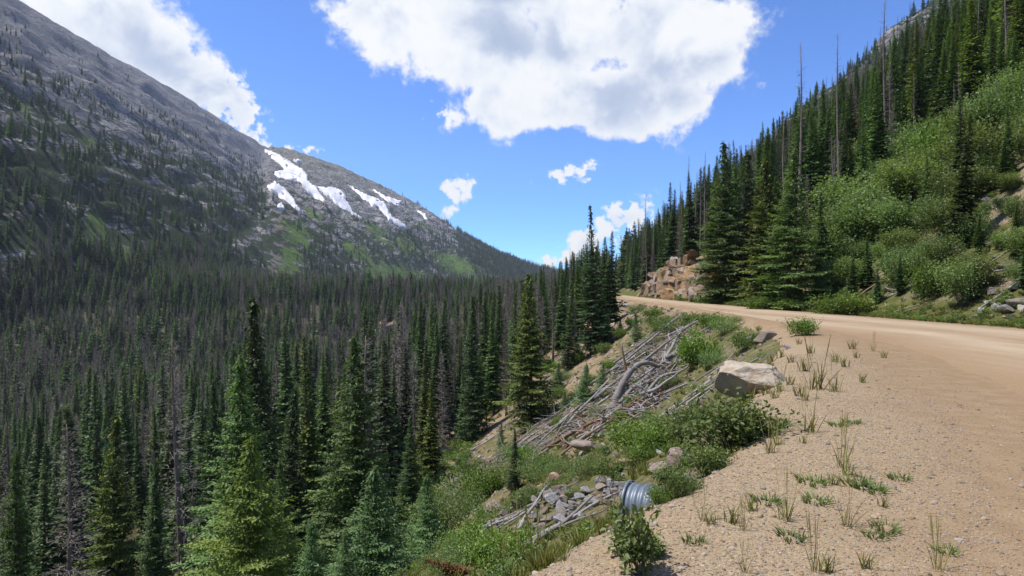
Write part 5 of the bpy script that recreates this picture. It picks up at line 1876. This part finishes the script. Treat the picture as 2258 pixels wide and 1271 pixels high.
# hillside deadwood
strew([(1845, 500), (1870, 455), (1960, 425), (1955, 470), (1890, 490)], 16, 16, -0.6, 0.5, 1.5, 4.5, 0.03, 0.10, 0.5, 30, 0.2, 'deadwood on the hillside')
strew([(1810, 560), (1850, 520), (1880, 520), (1830, 570)], 10, 17, 0.2, 0.4, 1.2, 3.5, 0.03, 0.08, 0.4, 30, 0.1, 'deadwood on the hillside')
strew([(2040, 360), (2200, 330), (2258, 400), (2200, 420), (2060, 400)], 8, 18, -0.3, 0.6, 1.0, 3.0, 0.03, 0.08, 0.3, 25, 0.3, 'deadwood on the hillside')
strew([(1760, 685), (1800, 640), (2140, 640), (2080, 700)], 14, 19, 0.1, 0.7, 0.8, 2.6, 0.02, 0.06, 0.2, 22, 0.3, 'deadwood on the hillside')
lr = np.random.default_rng(55)
lp = []
while len(lp) < 1100:
    pl_ = main if lr.random() < 0.6 else band
    px, py = lr.uniform(960, 1560), lr.uniform(700, 1130)
    if inside_poly(np.array([px]), np.array([py]), pl_)[0]:
        lp.append((px, py))
lp = np.array(lp)
V, ok = at_many(lp[:, 0], lp[:, 1], 14, 75, 0.6)
V = V[ok]
V[:, 2] += lr.uniform(0, 0.25, len(V))
LITTER_AT = V
strew([(1840, 640), (1960, 560), (2258, 420), (2258, 660), (2000, 660)], 18, 23, 0.0, 0.9, 0.8, 3.2, 0.03, 0.08, 0.3, 22, 0.25, 'deadwood on the hillside')
strew([(1950, 400), (2100, 300), (2258, 210), (2258, 330), (2050, 420)], 12, 24, 0.0, 0.9, 1.0, 3.6, 0.03, 0.09, 0.4, 25, 0.25, 'deadwood on the hillside')
gk = random.Random(61)
for _k in range(46):
    put_rock(gk.uniform(1840, 2255), gk.uniform(400, 660), gk.uniform(10, 34), 22, gk.choice(['stone', 'grey', 'tan', 'stone']), group='stones along the far verge and hillside')
# named pieces
log_px((1215, 985), (1258, 905), 0.055, lift=(0.0, 0), y1=-0.6, label='pale straight pole leaning across the lower logs', var=2)
log_px((1372, 905), (1475, 800), 0.10, lift=(0.1, 0.5), label='long straight grey log on top of the deadwood pile', var=2)
log_px((1395, 925), (1500, 815), 0.08, lift=(0.1, 0.4), label='long grey log on the near side of the deadwood pile', var=0)
log_px((1455, 925), (1640, 785), 0.07, lift=(0.05, 0.05), label='thin dark log lying up the bank toward the white boulder', ymin=9, var=2)
log_px((965, 1115), (1110, 1010), 0.13, lift=(0.1, 0.1), label='long dark log running into the trees at the left end of the bank', brown=True)
log_px((1000, 1075), (1090, 1045), 0.12, lift=(0.1, 0.15), label='silvery log with splayed roots near the lone bank spruce', var=5)
log_px((1345, 1045), (1408, 1018), 0.07, lift=(0.1, 0.1), label='broken brown-ended log above the culvert stones', brown=True, ymin=7)
log_px((1005, 1015), (1130, 940), 0.08, lift=(0.1, 0.1), label='dark log above the silvery root log', var=0)
log_px((1060, 1165), (1140, 1125), 0.06, lift=(0.05, 0.1), label='grey log lying against the red-brown boulder', ymin=9, var=0)
log_px((1140, 1185), (1215, 1090), 0.035, lift=(0.05, 0.15), label='splintered grey log beside the heap of culvert stones', ymin=7.5, var=4)
log_px((1365, 915), (1398, 860), 0.10, lift=(0.1, 0.3), label='short brown log with a cut end below the curved trunk', brown=True)
p = at(2012, 505, 25)
put_log(p + Vector((0, 0, -0.3)), p + Vector((0.15, 0.2, 2.3)), 0.22, 'tall pale grey stump standing among hillside bushes', var=4, name='stump', cat='stump', group=None)
p = at(1880, 470, 25)
put_log(p + Vector((0.5, 0, -0.3)), p + Vector((-1.3, 0.4, 2.4)), 0.3, 'dark leaning stump beside the hillside deadwood', brown=True, name='stump', cat='stump', group=None)
p = at(2135, 590, 25)
put_log(p + Vector((0, 0, -0.2)), p + Vector((0.05, 0, 1.0)), 0.07, 'thin pale broken stub low on the hillside', var=2, name='stump', cat='stump', group=None)
p = at(1388, 880, 20)
put_log(p + Vector((0, 0, -0.2)), p + Vector((-0.05, 0.1, 2.9)), 0.10, 'upright broken brown trunk at the left end of the deadwood pile', brown=True, name='stump', cat='stump', group=None)
p = at(2190, 120, 30)
put_log(p + Vector((0, 0, -0.3)), p + Vector((-0.2, 0, 4.0)), 0.25, 'broken orange-brown trunk high on the right of the hillside', brown=True, name='stump', cat='stump', group=None)


def curved_trunk():
    p = at(1352, 905, 20)
    k = p.y / F
    pts = []
    for dx, dy, oy in [(0, 0, 0), (8, 25, 0.1), (22, 55, 0.2), (38, 82, 0.35), (58, 98, 0.5), (84, 102, 0.8), (104, 92, 1.1), (125, 86, 1.6)]:
        pts.append((p.x + dx * k, p.y + oy, p.z + dy * k))
    pts = np.array(pts)
    s = np.linspace(0, 7, 29)
    sm = np.stack([np.interp(s, np.arange(8), pts[:, i]) for i in range(3)], 1)
    for _ in range(3):
        sm[1:-1] = (sm[:-2] + 2 * sm[1:-1] + sm[2:]) / 4
    loc = sm[0].copy()
    sm -= loc
    tb = [tube(sm, np.linspace(0.24, 0.07, 29) * (1 + 0.10 * np.sin(np.arange(29) * 1.7) + 0.06 * np.cos(np.arange(29) * 2.9)), 10)]
    g = np.random.default_rng(8)
    for j in range(12):
        a = j * 0.55
        s_ = np.linspace(0, 1, 6)[:, None]
        d = np.array([math.cos(a), 0.5 * math.sin(a), -0.35 + 0.5 * math.sin(a)])
        tb.append(tube(np.array([0, 0, 0.1]) + d * g.uniform(0.5, 1.0) * s_ + g.normal(0, 0.06, (6, 3)) * s_, np.linspace(0.12, 0.02, 6), 6))
    V, Q, T = join_tubes(tb)
    o = link('uprooted_trunk', mesh_np('uprooted_trunk', V, T, Q, [M_WOOD], True), loc)
    tag(o, 'arched grey uprooted trunk with tangled roots at the deadwood pile', 'log')


curved_trunk()

scatter('deadwood_litter', [(m,) for m in LOGS[:4] + BLOGS], LITTER_AT, lr.uniform(0, 6.28, len(LITTER_AT)), np.stack([lr.uniform(0.12, 0.4, len(LITTER_AT))] * 2 + [lr.uniform(0.12, 0.4, len(LITTER_AT))], 1), lr.integers(0, 6, len(LITTER_AT)),
        'broken grey sticks and branches lying among the fallen logs', 'deadwood', np.stack([lr.normal(1.57, 0.35, len(LITTER_AT)), lr.normal(0, 0.5, len(LITTER_AT))], 1))

# ------------------------------------------------------------------ bushes
BUSH = dict(
    bright=[shrub(601, 1.0, 0.75, 3600, 0.085, M_BRIGHT, 14), shrub(602, 0.8, 0.8, 3000, 0.08, M_BRIGHT, 14)],
    dark=[shrub(611, 0.6, 0.5, 2600, 0.05, M_RASP, 16), shrub(612, 0.55, 0.55, 2400, 0.055, M_RASP, 14)],
    willow=[shrub(621, 2.6, 1.6, 5600, 0.115, M_WILLOW, 16, dome=0.3), shrub(622, 2.2, 1.7, 5200, 0.115, M_WILLOW, 16, dome=0.2), shrub(623, 3.2, 1.4, 5600, 0.115, M_WILLOW, 14, dome=0.2)],
    low=[shrub(631, 0.7, 0.9, 3600, 0.07, M_WILLOW, 18, thin=True), shrub(632, 0.6, 0.8, 3200, 0.065, M_RASP, 18), shrub(633, 0.65, 0.85, 3400, 0.07, M_BRIGHT, 18)],
    rasp=[shrub(641, 0.55, 0.24, 460, 0.08, M_RASP, 9, dome=0.2)],
)
BWORD = {('bright', 0): 'bright green bush', ('bright', 1): 'low bright green bush', ('dark', 0): 'dark leafy bush', ('dark', 1): 'small dark leafy bush', ('willow', 0): 'grey-green willow', ('willow', 1): 'spreading grey-green willow',
         ('willow', 2): 'tall grey-green willow', ('low', 0): 'low grey-green bush', ('low', 1): 'low dark green bush', ('low', 2): 'low fresh green bush', ('rasp', 0): 'leafy plant'}


def bush_px(px, py, wpx, hpx, kind, var=None, ymin=0, label=None, group='bushes on the road bank', name='bush', cat='bush'):
    p = at(px, py, ymin)
    V = BUSH[kind]
    i = random.randrange(len(V)) if var is None else var
    k = V[i]
    e = link(name, None, (p.x, p.y, p.z - 0.04), (0, 0, random.uniform(0, 6.28)))
    xy = k.get('half')
    if xy is None:
        cv = np.zeros(len(k['crown'].vertices) * 3)
        k['crown'].vertices.foreach_get('co', cv)
        xy = k['half'] = float(np.percentile(np.abs(cv.reshape(-1, 3)[:, 0]), 96))
    sw = wpx / F * p.y * 0.5 / xy
    e.scale = (sw, sw, hpx / F * p.y / k['h'])
    size = 'big ' if wpx > 85 else 'small ' if wpx < 36 else ''
    tag(e, label or f'{size}{BWORD[(kind, i)]} {near_words(px, py)}', cat, group)
    link('foliage', k['crown'], parent=e)
    link('stems', k['trunk'], parent=e)
    return e


bush_px(1600, 992, 190, 130, 'dark', 0, 0, 'biggest dark leafy bush at the gravel edge under the white boulder')
bush_px(1655, 975, 90, 60, 'dark', 1, 0, 'lower right lobe bush beside the biggest dark bush at the gravel edge')
bush_px(1560, 1050, 100, 75, 'dark', 1, 0, 'dark leafy bush at the gravel edge below the biggest one')
bush_px(1402, 1266, 92, 150, 'rasp', 0, 3.4, 'tall leafy plant with broad leaves at the gravel edge, bottom of the picture', name='plant', cat='plant')
bush_px(1436, 1232, 60, 62, 'rasp', 0, 3.6, 'leafy plant right behind the tall leafy plant at the bottom', name='plant', cat='plant')
bush_px(1372, 1230, 60, 90, 'rasp', 0, 3.6, 'leafy plant left of the tall leafy plant at the bottom', name='plant', cat='plant')
bush_px(1535, 812, 84, 84, 'bright', 0, 14, 'bright round green bush at the right end of the deadwood pile')
bush_px(1768, 740, 60, 42, 'bright', 1, 12, 'small rounded bush at the road edge above the gravel')
bush_px(1720, 942, 50, 28, 'dark', 0, 0, 'small dark plant on the gravel right of the biggest dark bush', name='plant', cat='plant')
for a in [(1490, 735, 90, 42, 'low', 0), (1450, 722, 60, 30, 'low', 1), (1570, 722, 66, 34, 'low', 2), (1600, 735, 70, 40, 'low', 0), (1650, 768, 66, 42, 'low', 1), (1570, 806, 56, 40, 'low', 0), (1528, 712, 50, 26, 'low', 1), (1620, 712, 40, 18, 'low', 0),
          (1400, 985, 120, 62, 'low', 2), (1460, 985, 100, 62, 'low', 2), (1300, 1045, 90, 52, 'low', 0), (1180, 1062, 90, 70, 'low', 0),
          (1110, 1072, 96, 60, 'low', 0), (1060, 1105, 104, 76, 'low', 2), (1160, 1120, 70, 46, 'low', 1), (1010, 1150, 110, 80, 'low', 0), (965, 1195, 100, 80, 'low', 1), (1040, 1215, 110, 66, 'low', 2), (1110, 1255, 150, 88, 'low', 2),
          (1000, 1262, 110, 80, 'low', 0), (1150, 1020, 70, 40, 'low', 2), (1425, 1015, 80, 46, 'low', 2), (1480, 1068, 70, 50, 'dark', 0), (1500, 1120, 60, 60, 'dark', 1), (1350, 1052, 70, 44, 'low', 1), (1440, 940, 66, 40, 'low', 0),
          (1500, 965, 80, 50, 'low', 1), (1380, 935, 60, 36, 'low', 2), (1260, 1100, 40, 30, 'low', 2), (900, 1250, 110, 90, 'low', 0), (1080, 1150, 70, 40, 'low', 2), (1235, 1045, 50, 34, 'low', 0),
          (1520, 1085, 60, 46, 'dark', 0), (1465, 1110, 46, 36, 'dark', 1), (1530, 940, 90, 50, 'low', 1), (1495, 1010, 60, 44, 'low', 2), (1405, 690, 40, 22, 'low', 0), (1440, 700, 44, 22, 'low', 2), (1205, 1040, 60, 40, 'low', 2),
          (1120, 1010, 60, 36, 'low', 0), (1040, 1050, 60, 40, 'low', 1), (1250, 660, 50, 34, 'low', 0), (1335, 700, 34, 20, 'low', 1), (1420, 790, 30, 20, 'low', 2), (1462, 1122, 70, 50, 'low', 2), (1448, 1098, 40, 34, 'dark', 1), (1250, 760, 46, 26, 'low', 0), (1275, 800, 40, 26, 'low', 2), (1330, 780, 40, 26, 'low', 1), (1345, 815, 36, 24, 'low', 2), (1240, 840, 44, 28, 'low', 0), (1300, 850, 40, 26, 'low', 2), (1230, 880, 46, 30, 'low', 1), (1370, 745, 36, 22, 'low', 2), (1345, 745, 30, 20, 'low', 0), (1395, 720, 36, 20, 'low', 2), (1280, 880, 40, 26, 'low', 0), (1320, 720, 30, 18, 'low', 2), (1260, 730, 34, 22, 'low', 1), (1215, 820, 40, 26, 'low', 2), (1420, 860, 46, 30, 'low', 2), (1440, 760, 40, 24, 'low', 0), (1480, 860, 50, 34, 'low', 1), (1400, 900, 50, 34, 'low', 2), (1320, 920, 50, 30, 'low', 0), (1240, 945, 46, 30, 'low', 2)]:
    bush_px(a[0], a[1], a[2], a[3], a[4], a[5], 7 if a[0] < 1420 else 5 if a[1] > 900 else 10)
p = at(1040, 1262, 8)
e = place_tree(RUST, (p.x, p.y, p.z - 0.1), 0.7, 1.0, 'rust-red dead fir bough lying at the bottom edge of the bank', None, 'dead_tree', 'dead tree', 1.1, (0.3, -1.1))
# verge and hillside bushes
bush_px(1862, 694, 110, 52, 'low', 2, 20, 'yellow-green shrub on the far road verge', 'bushes along the far verge')
bush_px(1675, 684, 60, 30, 'bright', 1, 25, group='bushes along the far verge')
bush_px(1742, 686, 54, 28, 'bright', 0, 25, group='bushes along the far verge')
bush_px(1560, 668, 40, 18, 'low', 2, 40, group='bushes along the far verge')
bush_px(1505, 662, 30, 12, 'low', 2, 50, group='bushes along the far verge')
hp = [(1790, 690), (1800, 620), (1850, 540), (1840, 450), (1880, 390), (1990, 345), (2060, 305), (2160, 240), (2262, 170), (2262, 700), (2000, 700)]
hold, n_, tries = [], 0, 0
gw = random.Random(31)
while n_ < 90 and tries < 6000:
    tries += 1
    px, py = gw.uniform(1790, 2275), gw.uniform(60, 695)
    if not inside_poly(np.array([px]), np.array([py]), hp)[0] or (1835 < px < 1960 and 420 < py < 500) or (1805 < px < 1870 and 520 < py < 570):
        continue
    p = at(px, py, 18)
    if any((p.x - a) ** 2 + (p.y - b) ** 2 < 1.7 ** 2 for a, b in hold) or fbm(np.array([p.x / 6]), np.array([p.y / 6]), 2, 191)[0] < -0.22:
        continue
    hold.append((p.x, p.y))
    n_ += 1
    h = gw.choice([0.9, 1.2, 1.6, 2.2, 3.0, 4.0, 4.8]) * (0.5 if py > 610 else 1)
    wd = h * gw.uniform(0.75, 1.25)
    kd = 'willow' if gw.random() < 0.93 else 'bright'
    bush_px(px, py, wd / p.y * F, h / p.y * F, kd, None, 18, group='willows and bushes on the hillside')
for px, yt, b in [(1912, 520, (1912, 640)), (2045, 340, (2045, 470)), (2090, 500, (2088, 600)), (2215, 300, (2215, 420)), (2160, 470, (2160, 560)), (1880, 560, (1880, 660)), (1985, 560, (1985, 650)), (2130, 230, (2130, 340)), (1800, 600, (1798, 675)), (1950, 470, (1950, 560)), (2000, 420, (2000, 520)), (2025, 560, (2025, 650)), (2120, 390, (2120, 480)), (2180, 220, (2180, 320)), (2240, 450, (2240, 560)), (1935, 590, (1935, 670)), (2065, 250, (2065, 350)), (1860, 440, (1858, 540)), (2150, 580, (2150, 660)), (1905, 400, (1905, 480)), (2225, 90, (2225, 220))]:
    tree_px(MID[5 if px % 2 else 2], px, yt, base=b, wide=1.7, ymin=20, label=f'young green conifer among the hillside bushes {near_words(px, b[1])}', group='young conifers among the hillside bushes')

# ------------------------------------------------------------------ tufts and plants on the gravel
TUFTS = [tuft(801, 0.34, 0.16, 26, heads=5, width=0.0045, curl=0.12), tuft(802, 0.26, 0.18, 22, width=0.005, curl=0.2), tuft(803, 0.44, 0.14, 20, heads=8, width=0.0042, curl=0.08), tuft(804, 0.10, 0.26, 70, curl=0.9, width=0.006, mat=M_RASP)]
TW = ['seeding grass tuft', 'short grass tuft', 'tall thin grass tuft', 'flat green grass patch']
for px, py, hpx, v in [(1868, 1165, 110, 2), (1730, 1150, 90, 0), (1640, 1170, 70, 2), (1610, 1160, 60, 1), (1785, 955, 80, 0), (1840, 865, 60, 0), (1800, 860, 90, 0), (1770, 820, 50, 1), (1845, 800, 40, 1), (1865, 810, 36, 1), (1880, 770, 36, 1),
                       (1925, 775, 40, 2), (1890, 790, 26, 1), (1950, 790, 30, 1), (1900, 845, 34, 1), (1765, 875, 50, 1), (1775, 885, 40, 0), (1790, 780, 30, 1), (1855, 1035, 110, 2), (1870, 1050, 70, 0), (1895, 1070, 34, 3), (1920, 1085, 30, 3), (1790, 1070, 30, 3),
                       (1835, 1070, 50, 1), (1935, 1190, 26, 3), (1950, 1175, 30, 3), (1800, 1110, 30, 3), (1945, 1120, 40, 1), (1530, 1200, 24, 3), (1700, 1000, 60, 0), (1715, 985, 50, 0), (1770, 980, 30, 1), (2070, 1262, 110, 2), (1800, 1265, 120, 2), (1905, 1262, 60, 1),
                       (1690, 1110, 30, 3), (1850, 940, 20, 3), (1880, 935, 18, 3), (1550, 1150, 80, 2), (1570, 1160, 50, 1), (1660, 1130, 50, 1), (1745, 1190, 30, 3), (1640, 1262, 70, 2), (1980, 1060, 22, 3), (2090, 1220, 26, 3), (1820, 1270, 60, 1),
                       (1690, 870, 44, 1), (1720, 865, 50, 0), (1705, 880, 40, 1), (1740, 850, 40, 1), (1660, 880, 36, 1), (1640, 890, 36, 1), (1745, 800, 34, 1), (1720, 790, 34, 1), (1760, 760, 26, 1), (1700, 800, 30, 1),
                       (1150, 1250, 120, 0), (1170, 1235, 100, 2), (1115, 1262, 110, 0), (1190, 1225, 90, 0), (1205, 1240, 60, 2), (1240, 1225, 60, 0), (1270, 1200, 60, 1), (1300, 1180, 60, 0), (1320, 1170, 50, 1), (1340, 1160, 56, 0), (1285, 1195, 50, 2), (1245, 1240, 40, 1)]:
    p = at(px, py, 2.2)
    m = TUFTS[v]
    hh = [0.34, 0.26, 0.44 * 1.2, 0.10][v]
    s = hpx / F * p.y / hh
    s = min(s, 2.6)
    o = link('grass_tuft', m, p, (0, 0, random.uniform(0, 6.28)), (s, s, s))
    tag(o, f'{"big " if hpx > 75 else "small " if hpx < 32 else ""}{TW[v]} {near_words(px, py)}', 'grass tuft', 'grass tufts on the gravel edge')

# ------------------------------------------------------------------ ground cover, rubble and pebbles
r = np.random.default_rng(77)
# gravel pebbles on the pullout
n = 85000
yy_ = 2.0 + 13 * r.random(n) ** 1.7
xx_ = r.uniform(-1.5, 8.5, n) * 1.0
xx_ = x_edge(yy_) - 0.9 + (x_border(yy_) + 1.6 - x_edge(yy_)) * r.random(n)
kp = (np.abs(xx_ / yy_) < 0.95)
xx_, yy_ = xx_[kp], yy_[kp]
kp = r.random(len(xx_)) < np.where(xx_ > x_border(yy_) - 0.2, 0.3, 1.0) * np.where(yy_ > 9, 0.6, 1)
xx_, yy_ = xx_[kp], yy_[kp]
size = 0.004 + 0.0085 * r.random(len(xx_)) ** 2.4 + 0.026 * (r.random(len(xx_)) < 0.012) * r.random(len(xx_))
PEB = [(rock_mesh('pebble', 820 + k, 1, 6, (1, 0.8, 0.6), 0.05, mt, False, 0.6, 0.95),) for k, mt in enumerate([M_PEBBLE, M_PEBBLE, M_PEBBLE, M_STONE])]
scatter('gravel_pebbles', PEB, np.stack([xx_, yy_, height(xx_, yy_) + size * 0.15], 1), r.uniform(0, 6.28, len(xx_)), size, r.choice(4, len(xx_), p=[0.32, 0.32, 0.31, 0.05]), 'loose tan pebbles strewn over the gravel pullout', 'gravel')
# rubble on the bank
n = 26000
yy_ = 4 + 110 * r.random(n) ** 1.5
dd_ = 20 * r.random(n) ** 1.2 + 0.3
xx_ = x_edge(yy_) - dd_
kp = (np.abs(xx_ / yy_) < 0.9) & (r.random(n) < 0.3 + 0.9 * np.clip(fbm(xx_ / 3, yy_ / 3, 3, 141) + 0.2, 0, 1))
xx_, yy_ = xx_[kp], yy_[kp]
size = (0.025 + 0.13 * r.random(len(xx_)) ** 3) * np.clip(yy_ / 25, 0.6, 1.6)
scatter('rubble', [(m,) for m in ROCKV['stone'][:2] + ROCKV['tan'][:2] + ROCKV['grey'][:1]], np.stack([xx_, yy_, height(xx_, yy_)], 1), r.uniform(0, 6.28, len(xx_)), size, r.integers(0, 5, len(xx_)), 'loose stones and rubble on the road bank', 'rubble', r.normal(0, 0.4, (len(xx_), 2)))
# grass and small herbs on the bank, verge and hillside
HERB = [tuft(841, 0.3, 0.2, 30, width=0.010), tuft(842, 0.22, 0.25, 34, width=0.012, curl=0.6), shrub(843, 0.3, 0.28, 260, 0.06, M_RASP, 6)['crown'], shrub(844, 0.28, 0.3, 260, 0.06, M_WILLOW, 6)['crown'], shrub(845, 0.3, 0.3, 260, 0.055, M_BRIGHT, 6)['crown']]
n = 34000
yy_ = 3.2 + 100 * r.random(n) ** 1.6
dd_ = 0.35 + 24 * r.random(n) ** 1.15
xx_ = x_edge(yy_) - dd_
pxx = 1129 + F * xx_ / yy_
cov = fbm(xx_ / 3.5, yy_ / 3.5, 4, 151) + 0.5 * sstep(34, 12, yy_) * sstep(1500, 1250, pxx) - 0.18
pz = height(xx_, yy_)
pyy = 635.5 - F * (pz - CAM_Z) / yy_
inheap = inside_poly(pxx, pyy, heap)
inpile = inside_poly(pxx, pyy, main)
kp = (r.random(n) < np.clip(cov * 1.5 + 0.10, 0.03, 1)) & ~inheap & ~(inpile & (r.random(n) < 0.8)) & (pxx > 700)
kp &= ~((dd_ < 1.0) & (yy_ > 16) & (r.random(n) < 0.7))
xx_, yy_, pz, dd_ = xx_[kp], yy_[kp], pz[kp], dd_[kp]
pick = np.where(fbm(xx_ / 2.5, yy_ / 2.5, 2, 152) > 0.08, r.choice(5, len(xx_), p=[0.3, 0.2, 0.18, 0.2, 0.12]), r.choice(5, len(xx_), p=[0.5, 0.35, 0.03, 0.1, 0.02]))
sc_ = r.uniform(0.45, 1.15, len(xx_)) * np.clip(yy_ / 20, 0.65, 1.3)
scatter('bank_vegetation', [(m,) for m in HERB], np.stack([xx_, yy_, pz], 1), r.uniform(0, 6.28, len(xx_)), sc_, pick, 'grass and low herbs covering the road bank', 'ground cover')
n = 13000
yy_ = 18 + 95 * r.random(n) ** 1.4
qq_ = 0.3 + 34 * r.random(n) ** 1.5
xx_ = x_right(yy_) + qq_
cov = fbm(xx_ / 4, yy_ / 4, 4, 161) + 0.0 + 0.9 * np.exp(-((qq_ - 1.2) / 1.2) ** 2)
kp = (r.random(n) < np.clip(cov * 1.4 + 0.25, 0.05, 1)) & (xx_ / yy_ < 1.0) & ~((yy_ > 68) & (yy_ < 114) & (qq_ > 1.4) & (qq_ < 5) & (r.random(n) < 0.8))
xx_, yy_, qq_ = xx_[kp], yy_[kp], qq_[kp]
pick = np.where(qq_ < 2.6, r.choice(5, len(xx_), p=[0.5, 0.3, 0.02, 0.03, 0.15]), r.choice(5, len(xx_), p=[0.3, 0.2, 0.1, 0.36, 0.04]))
sc_ = r.uniform(0.6, 1.3, len(xx_)) * np.where(qq_ < 2.6, 0.9, 1.3)
scatter('hillside_vegetation', [(m,) for m in HERB], np.stack([xx_, yy_, height(xx_, yy_)], 1), r.uniform(0, 6.28, len(xx_)), sc_, pick, 'grass and undergrowth on the far verge and hillside', 'ground cover')
n = 9000
yy_ = 20 + 260 * r.random(n) ** 1.3
xx_ = -1.2 * yy_ + r.random(n) * (x_edge(yy_) - 17 + 1.2 * yy_)
scatter('forest_undergrowth', [(m,) for m in HERB], np.stack([xx_, yy_, height(xx_, yy_)], 1), r.uniform(0, 6.28, n), r.uniform(1.5, 3.5, n), r.choice(5, n, p=[0.15, 0.1, 0.3, 0.3, 0.15]), 'undergrowth between the trees of the valley forest', 'ground cover')

# ------------------------------------------------------------------ mountain air
hm = bpy.data.materials.new('mountain_air')
hm.use_nodes = True
ht = hm.node_tree
ht.nodes.clear()
ho = ht.nodes.new('ShaderNodeOutputMaterial')
hv = ht.nodes.new('ShaderNodeVolumePrincipled')
hv.inputs['Color'].default_value = (0.72, 0.85, 1.0, 1)
hv.inputs['Density'].default_value = 0.00010
hv.inputs['Anisotropy'].default_value = 0.2
ht.links.new(hv.outputs[0], ho.inputs['Volume'])
bx = np.array([(x, y, z) for x in (-3120, 3120) for y in (-3120, 3120) for z in (-140, 640)], float)
bq = np.array([(0, 1, 3, 2), (4, 6, 7, 5), (0, 4, 5, 1), (2, 3, 7, 6), (0, 2, 6, 4), (1, 5, 7, 3)])
tag(link('haze', mesh_np('haze', bx, None, bq, [hm])), 'thin blue mountain air', 'haze', None, 'stuff')


# ------------------------------------------------------------------ labels that several things still share are told apart by their place from left to right
ORD = ['leftmost', 'second from left', 'third from left', 'fourth from left', 'fifth from left', 'sixth from left', 'seventh from left', 'eighth from left', 'ninth from left', 'tenth from left', 'eleventh from left', 'twelfth from left', '13th from left', '14th from left', '15th from left', '16th from left', '17th from left', '18th from left']
bpy.context.view_layer.update()
by = {}
for o in col.objects:
    if o.parent is None and o.get('label') and o.get('category'):
        by.setdefault(o['label'], []).append(o)
for lab, obs in by.items():
    if len(obs) > 1:
        obs.sort(key=lambda o: o.location.x / max(o.location.y, 0.1))
        for k, o in enumerate(obs):
            od = 'rightmost' if k == len(obs) - 1 else ORD[min(k, 17)]
            o['label'] = f'{od} {lab}' if od in ('leftmost', 'rightmost') else f'{od}, {lab}'
for o in col.objects:
    lab = o.get('label')
    if lab and len(lab.split()) > 16:
        o['label'] = ' '.join(lab.split()[:16])
